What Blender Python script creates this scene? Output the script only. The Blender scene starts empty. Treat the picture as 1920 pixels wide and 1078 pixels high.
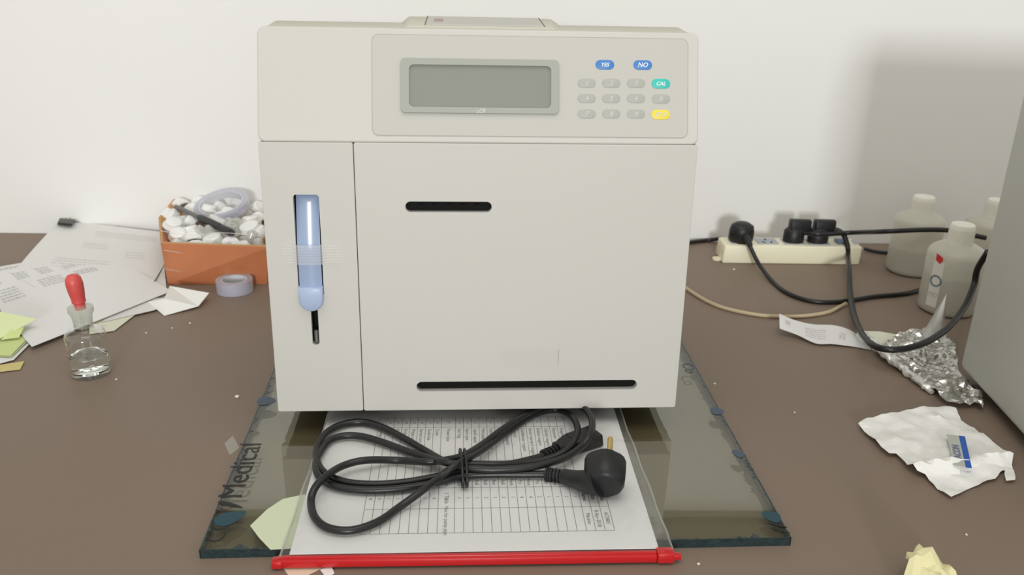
import bpy, bmesh, math, random
from mathutils import Vector, Matrix, noise
from mathutils.geometry import tessellate_polygon, delaunay_2d_cdt
random.seed(11)
C = bpy.context.scene.collection
sc = bpy.context.scene

# ------------------------------------------------------------------ camera (measured from the photograph's vanishing points)
FPX, TH, ROLL, CH = 1661.3, 0.3770, 0.0229, 0.47
CAM = Vector((0, 0, CH))
FW = Vector((0, math.cos(TH), -math.sin(TH))); R0 = Vector((1, 0, 0)); U0 = R0.cross(FW)
RV = R0 * math.cos(ROLL) + U0 * math.sin(ROLL); UV = -R0 * math.sin(ROLL) + U0 * math.cos(ROLL)

def ray(px, py): return FW + RV * ((px - 960) / FPX) + UV * ((539 - py) / FPX)
def P(px, py, z=0.0):                       # point of height z seen at a pixel of the photograph
    d = ray(px, py); return CAM + d * ((z - CH) / d.z)
def proj(p):
    v = Vector(p) - CAM; w = v.dot(FW)
    return 960 + FPX * v.dot(RV) / w, 539 - FPX * v.dot(UV) / w
def zat(b, row):                            # height above point b that shows at image row
    lo, hi = -0.1, 0.8
    for _ in range(40):
        m = (lo + hi) / 2
        if proj((b[0], b[1], m))[1] > row: lo = m
        else: hi = m
    return lo
WY, WYAW = 1.4094, 0.0345
def wall_y(x): return WY + math.tan(WYAW) * x
def atplane(px, py, o, n):
    d = ray(px, py); return CAM + d * ((Vector(o) - CAM).dot(n) / d.dot(n))

# ------------------------------------------------------------------ materials
def s2l(c):
    c = c / 255.0
    return c / 12.92 if c <= 0.04045 else ((c + 0.055) / 1.055) ** 2.4
def col(r, g, b): return (s2l(r), s2l(g), s2l(b), 1)
MATS = {}
def mat(name, rgb, rough=0.5, metal=0.0, spec=0.5, var=0.0, vscale=40, bump=0.0, bscale=200, coat=0.0, sss=0.0, trans=0.0):
    m = bpy.data.materials.new(name); m.use_nodes = True; nt = m.node_tree; b = nt.nodes['Principled BSDF']
    b.inputs['Base Color'].default_value = col(*rgb); b.inputs['Roughness'].default_value = rough
    b.inputs['Metallic'].default_value = metal; b.inputs['Specular IOR Level'].default_value = spec
    b.inputs['Coat Weight'].default_value = coat; b.inputs['Transmission Weight'].default_value = trans
    if sss: b.inputs['Subsurface Weight'].default_value = sss; b.inputs['Subsurface Radius'].default_value = (.01, .01, .01); b.inputs['Subsurface Scale'].default_value = .5
    tc = nt.nodes.new('ShaderNodeTexCoord')
    if var:
        n = nt.nodes.new('ShaderNodeTexNoise'); n.inputs['Scale'].default_value = vscale; n.inputs['Detail'].default_value = 6
        mx = nt.nodes.new('ShaderNodeMix'); mx.data_type = 'RGBA'
        k = lambda s: tuple(min(1, c * s) for c in col(*rgb)[:3]) + (1,)
        mx.inputs[6].default_value = k(1 - var); mx.inputs[7].default_value = k(1 + var)
        nt.links.new(tc.outputs['Object'], n.inputs['Vector']); nt.links.new(n.outputs['Fac'], mx.inputs[0]); nt.links.new(mx.outputs[2], b.inputs['Base Color'])
    if bump:
        n = nt.nodes.new('ShaderNodeTexNoise'); n.inputs['Scale'].default_value = bscale; n.inputs['Detail'].default_value = 4
        bp = nt.nodes.new('ShaderNodeBump'); bp.inputs['Strength'].default_value = bump; bp.inputs['Distance'].default_value = 0.001
        nt.links.new(tc.outputs['Object'], n.inputs['Vector']); nt.links.new(n.outputs['Fac'], bp.inputs['Height']); nt.links.new(bp.outputs[0], b.inputs['Normal'])
    MATS[name] = m; return m
def clear(name, tint, ior=1.5,  rough=0.02, bump=0.0, bscale=60, gl=1.0, milky=0.0, milk=(235, 235, 230), pwr=5):
    m = bpy.data.materials.new(name); m.use_nodes = True; nt = m.node_tree; nt.nodes.clear()
    out = nt.nodes.new('ShaderNodeOutputMaterial'); t = nt.nodes.new('ShaderNodeBsdfTransparent'); t.inputs[0].default_value = tint + (1,)
    g = nt.nodes.new('ShaderNodeBsdfGlossy'); g.inputs['Roughness'].default_value = rough; g.inputs['Color'].default_value = (gl, gl, gl, 1)
    lw = nt.nodes.new('ShaderNodeLayerWeight'); lw.inputs['Blend'].default_value = .5      # facing = 1 - |cos|
    pw = nt.nodes.new('ShaderNodeMath'); pw.operation = 'POWER'; pw.inputs[1].default_value = pwr; nt.links.new(lw.outputs['Facing'], pw.inputs[0])
    F0 = ((ior - 1) / (ior + 1)) ** 2
    f = nt.nodes.new('ShaderNodeMath'); f.operation = 'MULTIPLY_ADD'; f.inputs[1].default_value = 1 - F0; f.inputs[2].default_value = F0; nt.links.new(pw.outputs[0], f.inputs[0])
    mx = nt.nodes.new('ShaderNodeMixShader'); base = t
    if milky:
        d = nt.nodes.new('ShaderNodeBsdfDiffuse'); d.inputs[0].default_value = col(*milk)
        tr = nt.nodes.new('ShaderNodeBsdfTranslucent'); tr.inputs[0].default_value = col(*milk)
        a = nt.nodes.new('ShaderNodeMixShader'); a.inputs[0].default_value = .4; nt.links.new(d.outputs[0], a.inputs[1]); nt.links.new(tr.outputs[0], a.inputs[2])
        b = nt.nodes.new('ShaderNodeMixShader'); b.inputs[0].default_value = milky; nt.links.new(t.outputs[0], b.inputs[1]); nt.links.new(a.outputs[0], b.inputs[2]); base = b
    nt.links.new(f.outputs[0], mx.inputs[0]); nt.links.new(base.outputs[0], mx.inputs[1]); nt.links.new(g.outputs[0], mx.inputs[2]); nt.links.new(mx.outputs[0], out.inputs[0])
    if bump:
        tc = nt.nodes.new('ShaderNodeTexCoord'); n = nt.nodes.new('ShaderNodeTexNoise'); n.inputs['Scale'].default_value = bscale
        bp = nt.nodes.new('ShaderNodeBump'); bp.inputs['Strength'].default_value = bump; bp.inputs['Distance'].default_value = 0.002
        nt.links.new(tc.outputs['Object'], n.inputs['Vector']); nt.links.new(n.outputs['Fac'], bp.inputs['Height'])
        nt.links.new(bp.outputs[0], g.inputs['Normal']); nt.links.new(bp.outputs[0], lw.inputs['Normal'])
    MATS[name] = m; return m

M_wall = mat('wall_paint', (235, 235, 232), .9, spec=.2, var=.012, vscale=6, bump=.15, bscale=120)
M_table = mat('brown_laminate', (130, 114, 100), .5, spec=.35, var=.07, vscale=900, bump=.12, bscale=1500)
M_floor = mat('floor_tile', (170, 165, 155), .5, var=.05)
M_upper = mat('added_panel_grey', (120, 122, 112), .8)
M_case = mat('case_plastic', (200, 198, 192), .42, spec=.35, var=.01, vscale=8, bump=.08, bscale=2500)
M_case2 = mat('case_plastic_top', (205, 203, 189), .45, spec=.35, bump=.08, bscale=2500)
M_gap = mat('gap_dark', (120, 118, 108), .8)
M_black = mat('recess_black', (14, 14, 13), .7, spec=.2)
M_panel = mat('membrane_film', (192, 191, 184), .55, spec=.2)
M_outline = mat('membrane_outline', (168, 168, 160), .5)
M_bezel = mat('bezel_grey', (164, 166, 158), .45, spec=.3)
M_lcd = mat('lcd_grey', (140, 143, 136), .6, spec=.1)
M_key = mat('key_grey', (172, 172, 165), .5)
M_blue = mat('key_blue', (66, 126, 196), .45); M_teal = mat('key_teal', (58, 190, 180), .45); M_yel = mat('key_yellow', (232, 214, 72), .45)
M_white = mat('white_print', (232, 234, 232), .6)
M_lgrey = mat('pale_print', (205, 206, 202), .6)
M_lever = mat('lever_blue', (150, 168, 199), .24, spec=.9); M_lever2 = mat('lever_tip_blue', (166, 183, 212), .3)
M_steel = mat('probe_steel', (150, 150, 145), .3, .9)
M_tape = clear('clear_tape', (1, 1, 1), 1.3, .2, milky=.35, milk=(250, 250, 248))
M_rubber = mat('cable_rubber', (24, 24, 25), .36, spec=.5); M_plugblk = mat('plug_black', (27, 27, 29), .45, spec=.45)
M_brass = mat('pin_brass', (214, 188, 120), .3, .9)
M_paper = mat('paper_white', (228, 227, 226), .85, spec=.2); M_paper2 = mat('paper_soft', (222, 221, 219), .85, spec=.2); M_cream = mat('paper_cream', (222, 222, 203), .85, spec=.2)
M_ink = mat('print_ink', (70, 68, 70), .8); M_inklt = mat('print_ink_faint', (194, 194, 192), .8); M_inkmid = mat('print_ink_mid', (118, 116, 116), .8)
M_sleeve = clear('sleeve_film', (.95, .955, .95), 1.42, .12, bump=.6, bscale=60, milky=.07)
M_seam = clear('sleeve_seam', (.9, .9, .9), 1.5, .25, milky=.3)
M_red = mat('red_plastic', (196, 28, 34), .28, spec=.5, coat=.2)
M_glass = clear('tinted_plate_glass', (.88, .90, .83), 1.9, .015)
M_film = mat('edge_film_teal', (34, 52, 55), .25, spec=.6, var=.7, vscale=130, bump=.8, bscale=300)
M_filmink = mat('film_ink_black', (14, 17, 19), .4); M_filmteal = mat('film_ink_teal', (24, 66, 78), .4); M_filmblue = mat('film_ink_blue', (62, 78, 100), .4)
M_orange = mat('orange_tape_box', (190, 118, 78), .32, spec=.5, var=.12, vscale=30, bump=.5, bscale=60)
M_card = mat('raw_cardboard', (196, 150, 98), .8, var=.1, vscale=80)
M_cap = mat('white_cap_plastic', (236, 236, 234), .45, sss=.1)
M_capc = clear('clear_cup_plastic', (.95, .96, .95), 1.45, .15, milky=.55)
M_pen = mat('pen_black', (32, 32, 34), .35); M_pen2 = mat('pen_grey', (96, 96, 96), .35)
M_tapew = clear('tape_roll_clear', (.93, .93, .97), 1.45, .18, milky=.6, milk=(228, 228, 240)); M_core = mat('tape_core', (206, 208, 214), .5)
M_bglass = clear('bottle_glass', (.95, .965, .955), 1.6, .03, pwr=2.4)
M_frost = clear('ground_glass', (.93, .95, .93), 1.45, .3, milky=.4, milk=(222, 226, 214))
M_bulb = mat('bulb_rubber_red', (213, 84, 80), .4, spec=.5)
def refr(name, ior, colr, rough=0):
    m = bpy.data.materials.new(name); m.use_nodes = True; nt = m.node_tree; nt.nodes.clear(); out = nt.nodes.new('ShaderNodeOutputMaterial')
    g = nt.nodes.new('ShaderNodeBsdfGlass'); g.inputs['IOR'].default_value = ior; g.inputs['Color'].default_value = colr + (1,); g.inputs['Roughness'].default_value = rough
    nt.links.new(g.outputs[0], out.inputs[0]); return m
M_liquid = refr('clear_liquid', 1.33, (.985, .99, .98))
M_clip = mat('clip_black', (28, 30, 26), .35); M_wire = mat('clip_wire', (206, 204, 192), .4)
M_green = mat('note_green', (218, 227, 178), .8, spec=.2); M_green2 = mat('note_green_deep', (207, 219, 150), .8, spec=.2); M_khaki = mat('tag_khaki', (206, 192, 128), .7, var=.1, vscale=60)
M_strip = mat('strip_cream', (236, 231, 204), .42, spec=.4); M_sock = mat('socket_greyblue', (168, 172, 180), .5); M_switch = mat('switch_blue', (96, 112, 140), .4)
M_tan = mat('tan_cable', (190, 172, 140), .5)
M_foil = mat('aluminium_foil', (205, 203, 198), .2, .95, bump=.9, bscale=180)
M_hdpe = clear('milky_plastic', (.9, .9, .86), 1.35, .35, milky=.84, milk=(232, 230, 218)); M_hdcap = mat('milky_cap', (234, 232, 220), .5, sss=.1)
M_hdliq = clear('reagent_liquid', (.85, .86, .82), 1.3, .3, milky=.5, milk=(190, 188, 174))
M_bred = mat('label_red', (205, 50, 50), .6); M_bteal = mat('label_teal', (90, 120, 132), .6); M_blab = mat('label_white', (224, 222, 212), .6)
M_cab = mat('grey_case', (196, 197, 190), .5, spec=.3, var=.02, vscale=5)
M_cabdark = mat('case_foot_dark', (40, 40, 38), .7)
M_tissue = mat('tissue_white', (236, 235, 231), .9, spec=.1, bump=.35, bscale=320)
M_sachet = mat('sachet_grey', (186, 188, 180), .35, spec=.5); M_sblue = mat('sachet_blue', (44, 92, 178), .35, spec=.5); M_sink = mat('sachet_ink', (110, 122, 150), .5)
M_yellow = mat('crumpled_yellow', (222, 216, 170), .85, spec=.2)
M_beige = mat('scrap_beige', (226, 204, 180), .85); M_palegreen = mat('scrap_palegreen', (206, 214, 184), .85)
M_crumb = mat('crumb_white', (228, 214, 204), .8)

# ------------------------------------------------------------------ object helpers
def wloc(o):
    v = Vector((0, 0, 0))
    while o is not None: v += o.location; o = o.parent
    return v
def thing(name, label, cat, loc=(0, 0, 0), group=None):
    o = bpy.data.objects.new(name, None); C.objects.link(o); o.location = loc; o.empty_display_size = .02
    o['label'] = label; o['category'] = cat
    if group: o['group'] = group
    return o
def part(name, bm, mats, parent=None, smooth=False, origin=None, recalc=True, label=None):
    if not isinstance(mats, (list, tuple)): mats = [mats]
    if recalc: bmesh.ops.recalc_face_normals(bm, faces=bm.faces)
    off = wloc(parent) if parent else Vector(origin or (0, 0, 0))
    for v in bm.verts: v.co = v.co - off
    me = bpy.data.meshes.new(name); bm.to_mesh(me); bm.free()
    for m in mats: me.materials.append(m)
    if smooth:
        for p in me.polygons: p.use_smooth = True
        if smooth != 'all':
            me.set_sharp_from_angle(angle=math.radians(smooth if smooth is not True else 40))
    o = bpy.data.objects.new(name, me); C.objects.link(o)
    if parent: o.parent = parent
    else: o.location = off
    if label: o['label'] = label
    return o
def tag(o, label, cat, group=None, kind=None):
    if label: o['label'] = label
    if cat: o['category'] = cat
    if group: o['group'] = group
    if kind: o['kind'] = kind
    return o
def struct(o): o['kind'] = 'structure'; return o
def NB(): return bmesh.new()
def world(u, v, d): return Vector((u, v, d))

def box(bm, lo, hi, fr=world, bev=0, seg=2, mi=0):
    vs = [bm.verts.new((x, y, z)) for x in (lo[0], hi[0]) for y in (lo[1], hi[1]) for z in (lo[2], hi[2])]
    fs = [(0, 1, 3, 2), (4, 6, 7, 5), (0, 4, 5, 1), (2, 3, 7, 6), (0, 2, 6, 4), (1, 5, 7, 3)]
    F = [bm.faces.new([vs[i] for i in f]) for f in fs]
    for f in F: f.material_index = mi
    allv = set(vs)
    if bev:
        E = list({e for f in F for e in f.edges})
        r = bmesh.ops.bevel(bm, geom=E, offset=bev, segments=seg, profile=.5, affect='EDGES')
        allv = {v for v in r['verts']} | {v for v in vs if v.is_valid}
        for f in r['faces']: f.material_index = mi
    for v in allv: v.co = fr(*v.co)
def hexa(bm, pts, bev=0, seg=3, mi=0):         # eight points: bottom four, top four
    vs = [bm.verts.new(p) for p in pts]
    F = [bm.faces.new([vs[i] for i in f]) for f in ((3, 2, 1, 0), (4, 5, 6, 7), (0, 1, 5, 4), (1, 2, 6, 5), (2, 3, 7, 6), (3, 0, 4, 7))]
    for f in F: f.material_index = mi
    if bev: bmesh.ops.bevel(bm, geom=list({e for f in F for e in f.edges}), offset=bev, segments=seg, profile=.5, affect='EDGES')
def rr(x0, y0, x1, y1, r, n=6):
    p = []
    for cx, cy, a in ((x1 - r, y0 + r, -90), (x1 - r, y1 - r, 0), (x0 + r, y1 - r, 90), (x0 + r, y0 + r, 180)):
        for i in range(n + 1):
            t = math.radians(a + 90 * i / n); p.append((cx + r * math.cos(t), cy + r * math.sin(t)))
    return p
def inset(poly, b):
    n = len(poly); out = []
    for i in range(n):
        p, q, s = Vector(poly[i - 1]), Vector(poly[i]), Vector(poly[(i + 1) % n])
        e1, e2 = (q - p), (s - q)
        if e1.length < 1e-9: e1 = e2
        if e2.length < 1e-9: e2 = e1
        e1.normalize(); e2.normalize(); n1 = Vector((-e1.y, e1.x)); n2 = Vector((-e2.y, e2.x)); m = (n1 + n2)
        k = m.length; m = m / k if k > 1e-6 else n1
        out.append(tuple(q + m * (b / max(.3, m.dot(n1)))))
    return out
def plate(bm, fr, outer, holes, d0, d1, bev=0, mi=0):
    cap = inset(outer, bev) if bev else outer
    def addcap(rings, d):
        vr = [[bm.verts.new(fr(x, y, d)) for x, y in r] for r in rings]
        flat = [v for r in vr for v in r]
        for t in tessellate_polygon([[Vector((x, y, 0)) for x, y in r] for r in rings]):
            try: f = bm.faces.new([flat[i] for i in t]); f.material_index = mi
            except ValueError: pass
        return vr
    top = addcap([cap] + holes, d1); bot = addcap([outer] + holes, d0)
    def side(a, b):
        for i in range(len(a)):
            j = (i + 1) % len(a)
            f = bm.faces.new((a[i], a[j], b[j], b[i])); f.material_index = mi
    if bev:
        mid = [bm.verts.new(fr(x, y, d1 - bev)) for x, y in outer]; q = inset(outer, bev * .3)
        m2 = [bm.verts.new(fr(x, y, d1 - bev * .3)) for x, y in q]
        side(top[0], m2); side(m2, mid); side(mid, bot[0])
    else: side(top[0], bot[0])
    for k in range(1, len(top)): side(top[k], bot[k])
def catmull(pts, n=8):
    pts = [Vector(p) for p in pts]; out = []
    q = [pts[0] * 2 - pts[1]] + pts + [pts[-1] * 2 - pts[-2]]
    for i in range(1, len(q) - 2):
        a, b, c, d = q[i - 1:i + 3]
        for k in range(n):
            t = k / n
            out.append(.5 * ((2 * b) + (c - a) * t + (2 * a - 5 * b + 4 * c - d) * t * t + (3 * b - a - 3 * c + d) * t ** 3))
    out.append(pts[-1]); return out
def tube(bm, pts, r, seg=12, closed=False, mi=0, caps=True):
    n = len(pts); rings = []; rad = r if callable(r) else (lambda t: r)
    up = None
    for i, p in enumerate(pts):
        a = pts[i - 1] if (i or closed) else pts[0]; b = pts[(i + 1) % n] if (i < n - 1 or closed) else pts[-1]
        t = (b - a).normalized()
        if up is None: up = t.orthogonal().normalized()
        up = (up - t * up.dot(t)).normalized(); s = t.cross(up); R = rad(i / max(1, n - 1))
        rings.append([bm.verts.new(p + (up * math.cos(k * math.tau / seg) + s * math.sin(k * math.tau / seg)) * R) for k in range(seg)])
    m = n if closed else n - 1
    for i in range(m):
        a, b = rings[i], rings[(i + 1) % n]
        for k in range(seg):
            f = bm.faces.new((a[k], a[(k + 1) % seg], b[(k + 1) % seg], b[k])); f.material_index = mi
    if caps and not closed:
        bm.faces.new(rings[0][::-1]).material_index = mi; bm.faces.new(rings[-1]).material_index = mi
def lathe(bm, prof, o=(0, 0, 0), axis=(0, 0, 1), seg=32, mi=0, sx=1, sy=1):   # prof: (radius, height)
    o = Vector(o); ax = Vector(axis).normalized(); q = Vector((0, 0, 1)).rotation_difference(ax)
    rings = []
    for r, h in prof:
        if r < 1e-6: rings.append([bm.verts.new(o + q @ Vector((0, 0, h)))])
        else: rings.append([bm.verts.new(o + q @ Vector((r * sx * math.cos(k * math.tau / seg), r * sy * math.sin(k * math.tau / seg), h))) for k in range(seg)])
    for a, b in zip(rings, rings[1:]):
        for k in range(seg):
            j = (k + 1) % seg
            if len(a) == 1 and len(b) == 1: continue
            if len(a) == 1: f = bm.faces.new((a[0], b[k], b[j]))
            elif len(b) == 1: f = bm.faces.new((a[k], a[j], b[0]))
            else: f = bm.faces.new((a[k], a[j], b[j], b[k]))
            f.material_index = mi
def text_tris(s, size, align='CENTER', shear=0.0, bold=0.0):
    cu = bpy.data.curves.new('txt', 'FONT'); cu.body = s; cu.size = size; cu.align_x = align; cu.align_y = 'CENTER'; cu.shear = shear; cu.offset = bold; cu.resolution_u = 3
    o = bpy.data.objects.new('txt', cu); C.objects.link(o)
    dg = bpy.context.evaluated_depsgraph_get(); me = bpy.data.meshes.new_from_object(o.evaluated_get(dg))
    vs = [(v.co.x, v.co.y) for v in me.vertices]; fs = [tuple(p.vertices) for p in me.polygons]
    bpy.data.objects.remove(o); bpy.data.curves.remove(cu); bpy.data.meshes.remove(me)
    return vs, fs
def text(bm, fr, s, size, u, v, rot=0, d=0.0002, mi=0, **k):
    vs, fs = text_tris(s, size, **k); c, sn = math.cos(rot), math.sin(rot)
    V = [bm.verts.new(fr(u + x * c - y * sn, v + x * sn + y * c, d)) for x, y in vs]
    for f in fs:
        try: bm.faces.new([V[i] for i in f]).material_index = mi
        except ValueError: pass
def line(bm, fr, a, b, w, d=0.0002, mi=0, n=1):
    a, b = Vector(a), Vector(b); t = (b - a).normalized(); s = Vector((-t.y, t.x)) * w / 2
    pr = None
    for i in range(n + 1):
        p = a.lerp(b, i / n); q = [bm.verts.new(fr(*(p + s), d)), bm.verts.new(fr(*(p - s), d))]
        if pr: bm.faces.new((pr[0], pr[1], q[1], q[0])).material_index = mi
        pr = q
def inside(p, poly):
    c = False; x, y = p; n = len(poly)
    for i in range(n):
        x1, y1 = poly[i]; x2, y2 = poly[i - 1]
        if (y1 > y) != (y2 > y) and x < (x2 - x1) * (y - y1) / (y2 - y1) + x1: c = not c
    return c
def flat_poly(bm, poly, zf, step, thick=0.0002, mi=0, jag=0.0):   # a sheet over the world XY outline; zf gives its height
    ring = []
    n = len(poly)
    for i in range(n):
        a, b = Vector(poly[i]), Vector(poly[(i + 1) % n]); k = max(1, int((b - a).length / step))
        for j in range(k):
            p = a.lerp(b, j / k)
            if jag and j: p += Vector((noise.noise(Vector((p.x * 90, p.y * 90, 1))), noise.noise(Vector((p.x * 90, p.y * 90, 7))))) * jag
            ring.append(p)
    xs = [p[0] for p in poly]; ys = [p[1] for p in poly]; inn = []; y = min(ys); row = 0
    rp = [tuple(p) for p in ring]
    while y < max(ys):
        x = min(xs) + (step / 2 if row % 2 else 0)
        while x < max(xs):
            q = Vector((x, y)) + Vector((random.uniform(-1, 1), random.uniform(-1, 1))) * step * .15
            if inside(q, rp) and min((q - r).length for r in ring) > step * .45: inn.append(q)
            x += step
        y += step * .87; row += 1
    vs = ring + inn; m = len(ring)
    V, E_, F_, *_ = delaunay_2d_cdt([Vector((p[0], p[1])) for p in vs], [], [list(range(m))], 1, 1e-7)
    top = [bm.verts.new((v.x, v.y, zf(v.x, v.y) + thick)) for v in V]
    for f in F_: bm.faces.new([top[i] for i in f]).material_index = mi
    if thick:
        bot = [bm.verts.new((v.x, v.y, zf(v.x, v.y))) for v in V]
        for f in F_: bm.faces.new([bot[i] for i in f][::-1]).material_index = mi
        cnt = {}
        for f in F_:
            for i in range(len(f)):
                e = (f[i], f[(i + 1) % len(f)]); cnt[tuple(sorted(e))] = cnt.get(tuple(sorted(e)), []) + [e]
        for es in cnt.values():
            if len(es) == 1:
                a, b = es[0]; bm.faces.new((top[a], top[b], bot[b], bot[a])).material_index = mi
def pxpoly(pts, z=0.0): return [tuple(P(x, y, z)[:2]) for x, y in pts]
def ctr(poly): return (sum(p[0] for p in poly) / len(poly), sum(p[1] for p in poly) / len(poly))
def copy_thing(root):
    r = root.copy(); C.objects.link(r)
    for ch in root.children:
        c = ch.copy(); C.objects.link(c); c.parent = r
        for g in ch.children:
            k = g.copy(); C.objects.link(k); k.parent = c
    return r

# ------------------------------------------------------------------ setting
bm = NB(); cw, sw = math.cos(WYAW), math.sin(WYAW)
def wallfr(u, v, d): return Vector((u * cw + d * sw, WY + u * sw - d * cw, v))      # u along, v up, d out of the wall
box(bm, (-2.2, -.78, -.1), (2.2, 1.9, 0), wallfr); struct(part('wall_back', bm, M_wall))
bm = NB(); box(bm, (-2.2, .56, .0005), (2.2, 1.88, .02), wallfr, .004); struct(part('added_dark_panel_1', bm, M_upper))  # unseen panel, added so the glass plate has something dark to reflect
bm = NB(); box(bm, (-2.2, -3.2, -.8), (2.2, 1.34, -.75)); struct(part('floor', bm, M_floor))
t = thing('workbench', 'long workbench with brown grey laminate top along the white wall', 'table', (0, .9, -.75))
bm = NB()
vs = [(-1.7, .36), (1.7, .36), (1.7, wall_y(1.7) - .0005), (-1.7, wall_y(-1.7) - .0005)]
hexa(bm, [(x, y, -.03) for x, y in vs] + [(x, y, 0) for x, y in vs], .0015, 2); part('worktop', bm, M_table, t)
for x in (-1.6, 1.6):
    for y in (.46, 1.24):
        bm = NB(); box(bm, (x - .025, y - .025, -.75), (x + .025, y + .025, -.03), bev=.003); part('leg', bm, M_cabdark, t)

# ------------------------------------------------------------------ analyser
DX, DY, DYAW, DLEAN, DW, DH, DZ = -.0298, .7819, .0692, .0458, .3989, .2679, .0277
HLEAN, HH = .3461, .1024
cy_, sy_ = math.cos(DYAW), math.sin(DYAW); cl, sl = math.cos(DLEAN), math.sin(DLEAN)
UX = Vector((cy_, sy_, 0)); VY = Vector((-sy_ * sl, cy_ * sl, cl)); NN = UX.cross(VY); DO = Vector((DX, DY, DZ)); YB = Vector((-sy_, cy_, 0))
def FR(u, v, d): return DO + UX * u + VY * v + NN * d
def FD(px, py, d=0):
    p = atplane(px, py, DO + NN * d, NN) - DO; return p.dot(UX), p.dot(VY)
HO = DO + VY * DH; HV = Vector((-sy_ * math.sin(HLEAN), cy_ * math.sin(HLEAN), math.cos(HLEAN))); HN = UX.cross(HV)
def HR(u, v, d): return HO + UX * u + HV * v + HN * d
def HD(px, py, d=0):
    p = atplane(px, py, HO + HN * d, HN) - HO; return p.dot(UX), p.dot(HV)
def BR(x, y, z): return Vector((DX, DY, 0)) + UX * x + YB * y + Vector((0, 0, z))
def frr(px0, py0, px1, py1, rpx, d=0, n=6, FD=None):
    FD = FD or globals()['FD']
    um, vm = (py0 + py1) / 2, (px0 + px1) / 2
    u0 = FD(px0, um, d)[0]; u1 = FD(px1, um, d)[0]; v1 = FD(vm, py0, d)[1]; v0 = FD(vm, py1, d)[1]
    return rr(u0, v0, u1, v1, min(rpx * .00048, (u1 - u0) / 2 - 1e-5, (v1 - v0) / 2 - 1e-5), n)
A = thing('electrolyte_analyzer', 'cream bench electrolyte analyzer with grey display, keypad and blue lever, standing on the glass plate', 'analyzer', (DX, DY, .008))
hw = DW / 2
# rear housing behind the front panels
bm = NB()
TZ = DZ + DH * cl + HH * math.cos(HLEAN); TY = DH * sl + HH * math.sin(HLEAN)
x0, x1 = -hw + .004, hw - .004
FY_ = .012 + TY + .036
zl, zr = zat(BR(x0, FY_, 0), 37), zat(BR(x1, FY_, 0), 50)
hexa(bm, [BR(x0, .012, DZ), BR(x1, .012, DZ), BR(x1, FY_, DZ), BR(x0, FY_, DZ),
          BR(x0, .010 + TY, TZ - .0012), BR(x1, .010 + TY, TZ - .0012), BR(x1 - .002, FY_, zr), BR(x0 + .002, FY_, zl)], .004, 3)
hexa(bm, [BR(x0, FY_ - .006, DZ), BR(x1, FY_ - .006, DZ), BR(x1, .30, DZ), BR(x0, .30, DZ),
          BR(x0 + .002, FY_ - .006, zl - .0012), BR(x1 - .002, FY_ - .006, zr - .0012), BR(x1 - .004, .30, zr - .045), BR(x0 + .004, .30, zl - .045)], .004, 3)
part('rear_housing', bm, M_case2, A, 35)
vs_line = DH; us_top = FD(663, 270)[0]; us_bot = FD(681, 770)[0]; G = .0003
us = (us_top + us_bot) / 2
# header
bm = NB(); plate(bm, HR, rr(-hw, G, hw, HH, .0065, 5), [], -.018, 0, .0014); part('header_panel', bm, M_case, A, 15)
L1c = us - .004
bm = NB(); box(bm, (-hw + .001, .001, -.024), (hw - .001, DH + .002, -.0168), FR); box(bm, (L1c + .006, .001, -.0168), (hw - .001, DH + .002, -.0068), FR); box(bm, (-hw + .002, -DZ + .001 + DZ, -.04), (hw - .002, .004, -.012), FR)
part('inner_chassis', bm, M_gap, A)
# left door with opening and slit
lo = frr(554.5, 365, 602.5, 553, 5)
slit = frr(583.5, 560, 597, 647, 7)
sc_u = sum(p[0] for p in slit) / len(slit)
def merge_open(): # the wide opening and the slit below it are one hole
    l0 = min(p[0] for p in lo); l1 = max(p[0] for p in lo); b = min(p[1] for p in lo); tt = max(p[1] for p in lo)
    sb = min(p[1] for p in slit); w = .0033; r = .002
    pts = [(l0, b), (sc_u - w, b)] + [(sc_u - w, sb + r), (sc_u - w * .7, sb + r * .3), (sc_u, sb), (sc_u + w * .7, sb + r * .3), (sc_u + w, sb + r)] + [(sc_u + w, b), (l1, b), (l1, tt - r), (l1 - r, tt), (l0 + r, tt), (l0, tt - r)]
    return pts, l0, l1, b, tt, sb
hole, L0, L1, LB, LT, SB = merge_open()
bm = NB(); plate(bm, FR, rr(-hw, 0, us - G, vs_line - G, .002, 3), [hole], -.0066, -.0004, .0008); part('side_door', bm, M_case, A, 15, label='narrow front door with the lever opening')
# recess behind it
bm = NB(); box(bm, (L0 - .004, SB - .006, -.0165), (L1 + .004, LT + .004, -.0163), FR); box(bm, (L0 - .0045, SB - .006, -.0165), (L0 - .004, LT + .004, -.0067), FR); box(bm, (L1 + .004, SB - .006, -.0165), (L1 + .0045, LT + .004, -.0067), FR); box(bm, (L0 - .004, LT + .004, -.0165), (L1 + .004, LT + .0045, -.0067), FR); part('lever_recess', bm, M_black, A)
s1 = frr(760, 378, 922, 398, 10); s2p = [FD(781, 726), FD(1194, 720)]
sv = (s2p[0][1] + s2p[1][1]) / 2; s2 = rr(s2p[0][0], sv - .0052, s2p[1][0], sv + .0052, .0051)
bm = NB(); plate(bm, FR, rr(us + G, 0, hw, vs_line - G, .002, 3), [s1, s2], -.0066, 0, .0008); part('front_cover', bm, M_case, A, 15, label='wide front cover with two dark slots')
for s in (s1, s2):
    bm = NB(); a0, a1 = min(p[0] for p in s), max(p[0] for p in s); b0, b1 = min(p[1] for p in s), max(p[1] for p in s)
    box(bm, (a0 - .003, b0 - .003, -.0068), (a1 + .003, b1 + .003, -.00665), FR)
    if s is s1:
        for k in range(5): box(bm, (a0 + .012 + k * .013, (b0 + b1) / 2 - .0015, -.0066), (a0 + .016 + k * .013, (b0 + b1) / 2 + .0015, -.004), FR)
    part('slot_recess', bm, M_black, A)
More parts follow.
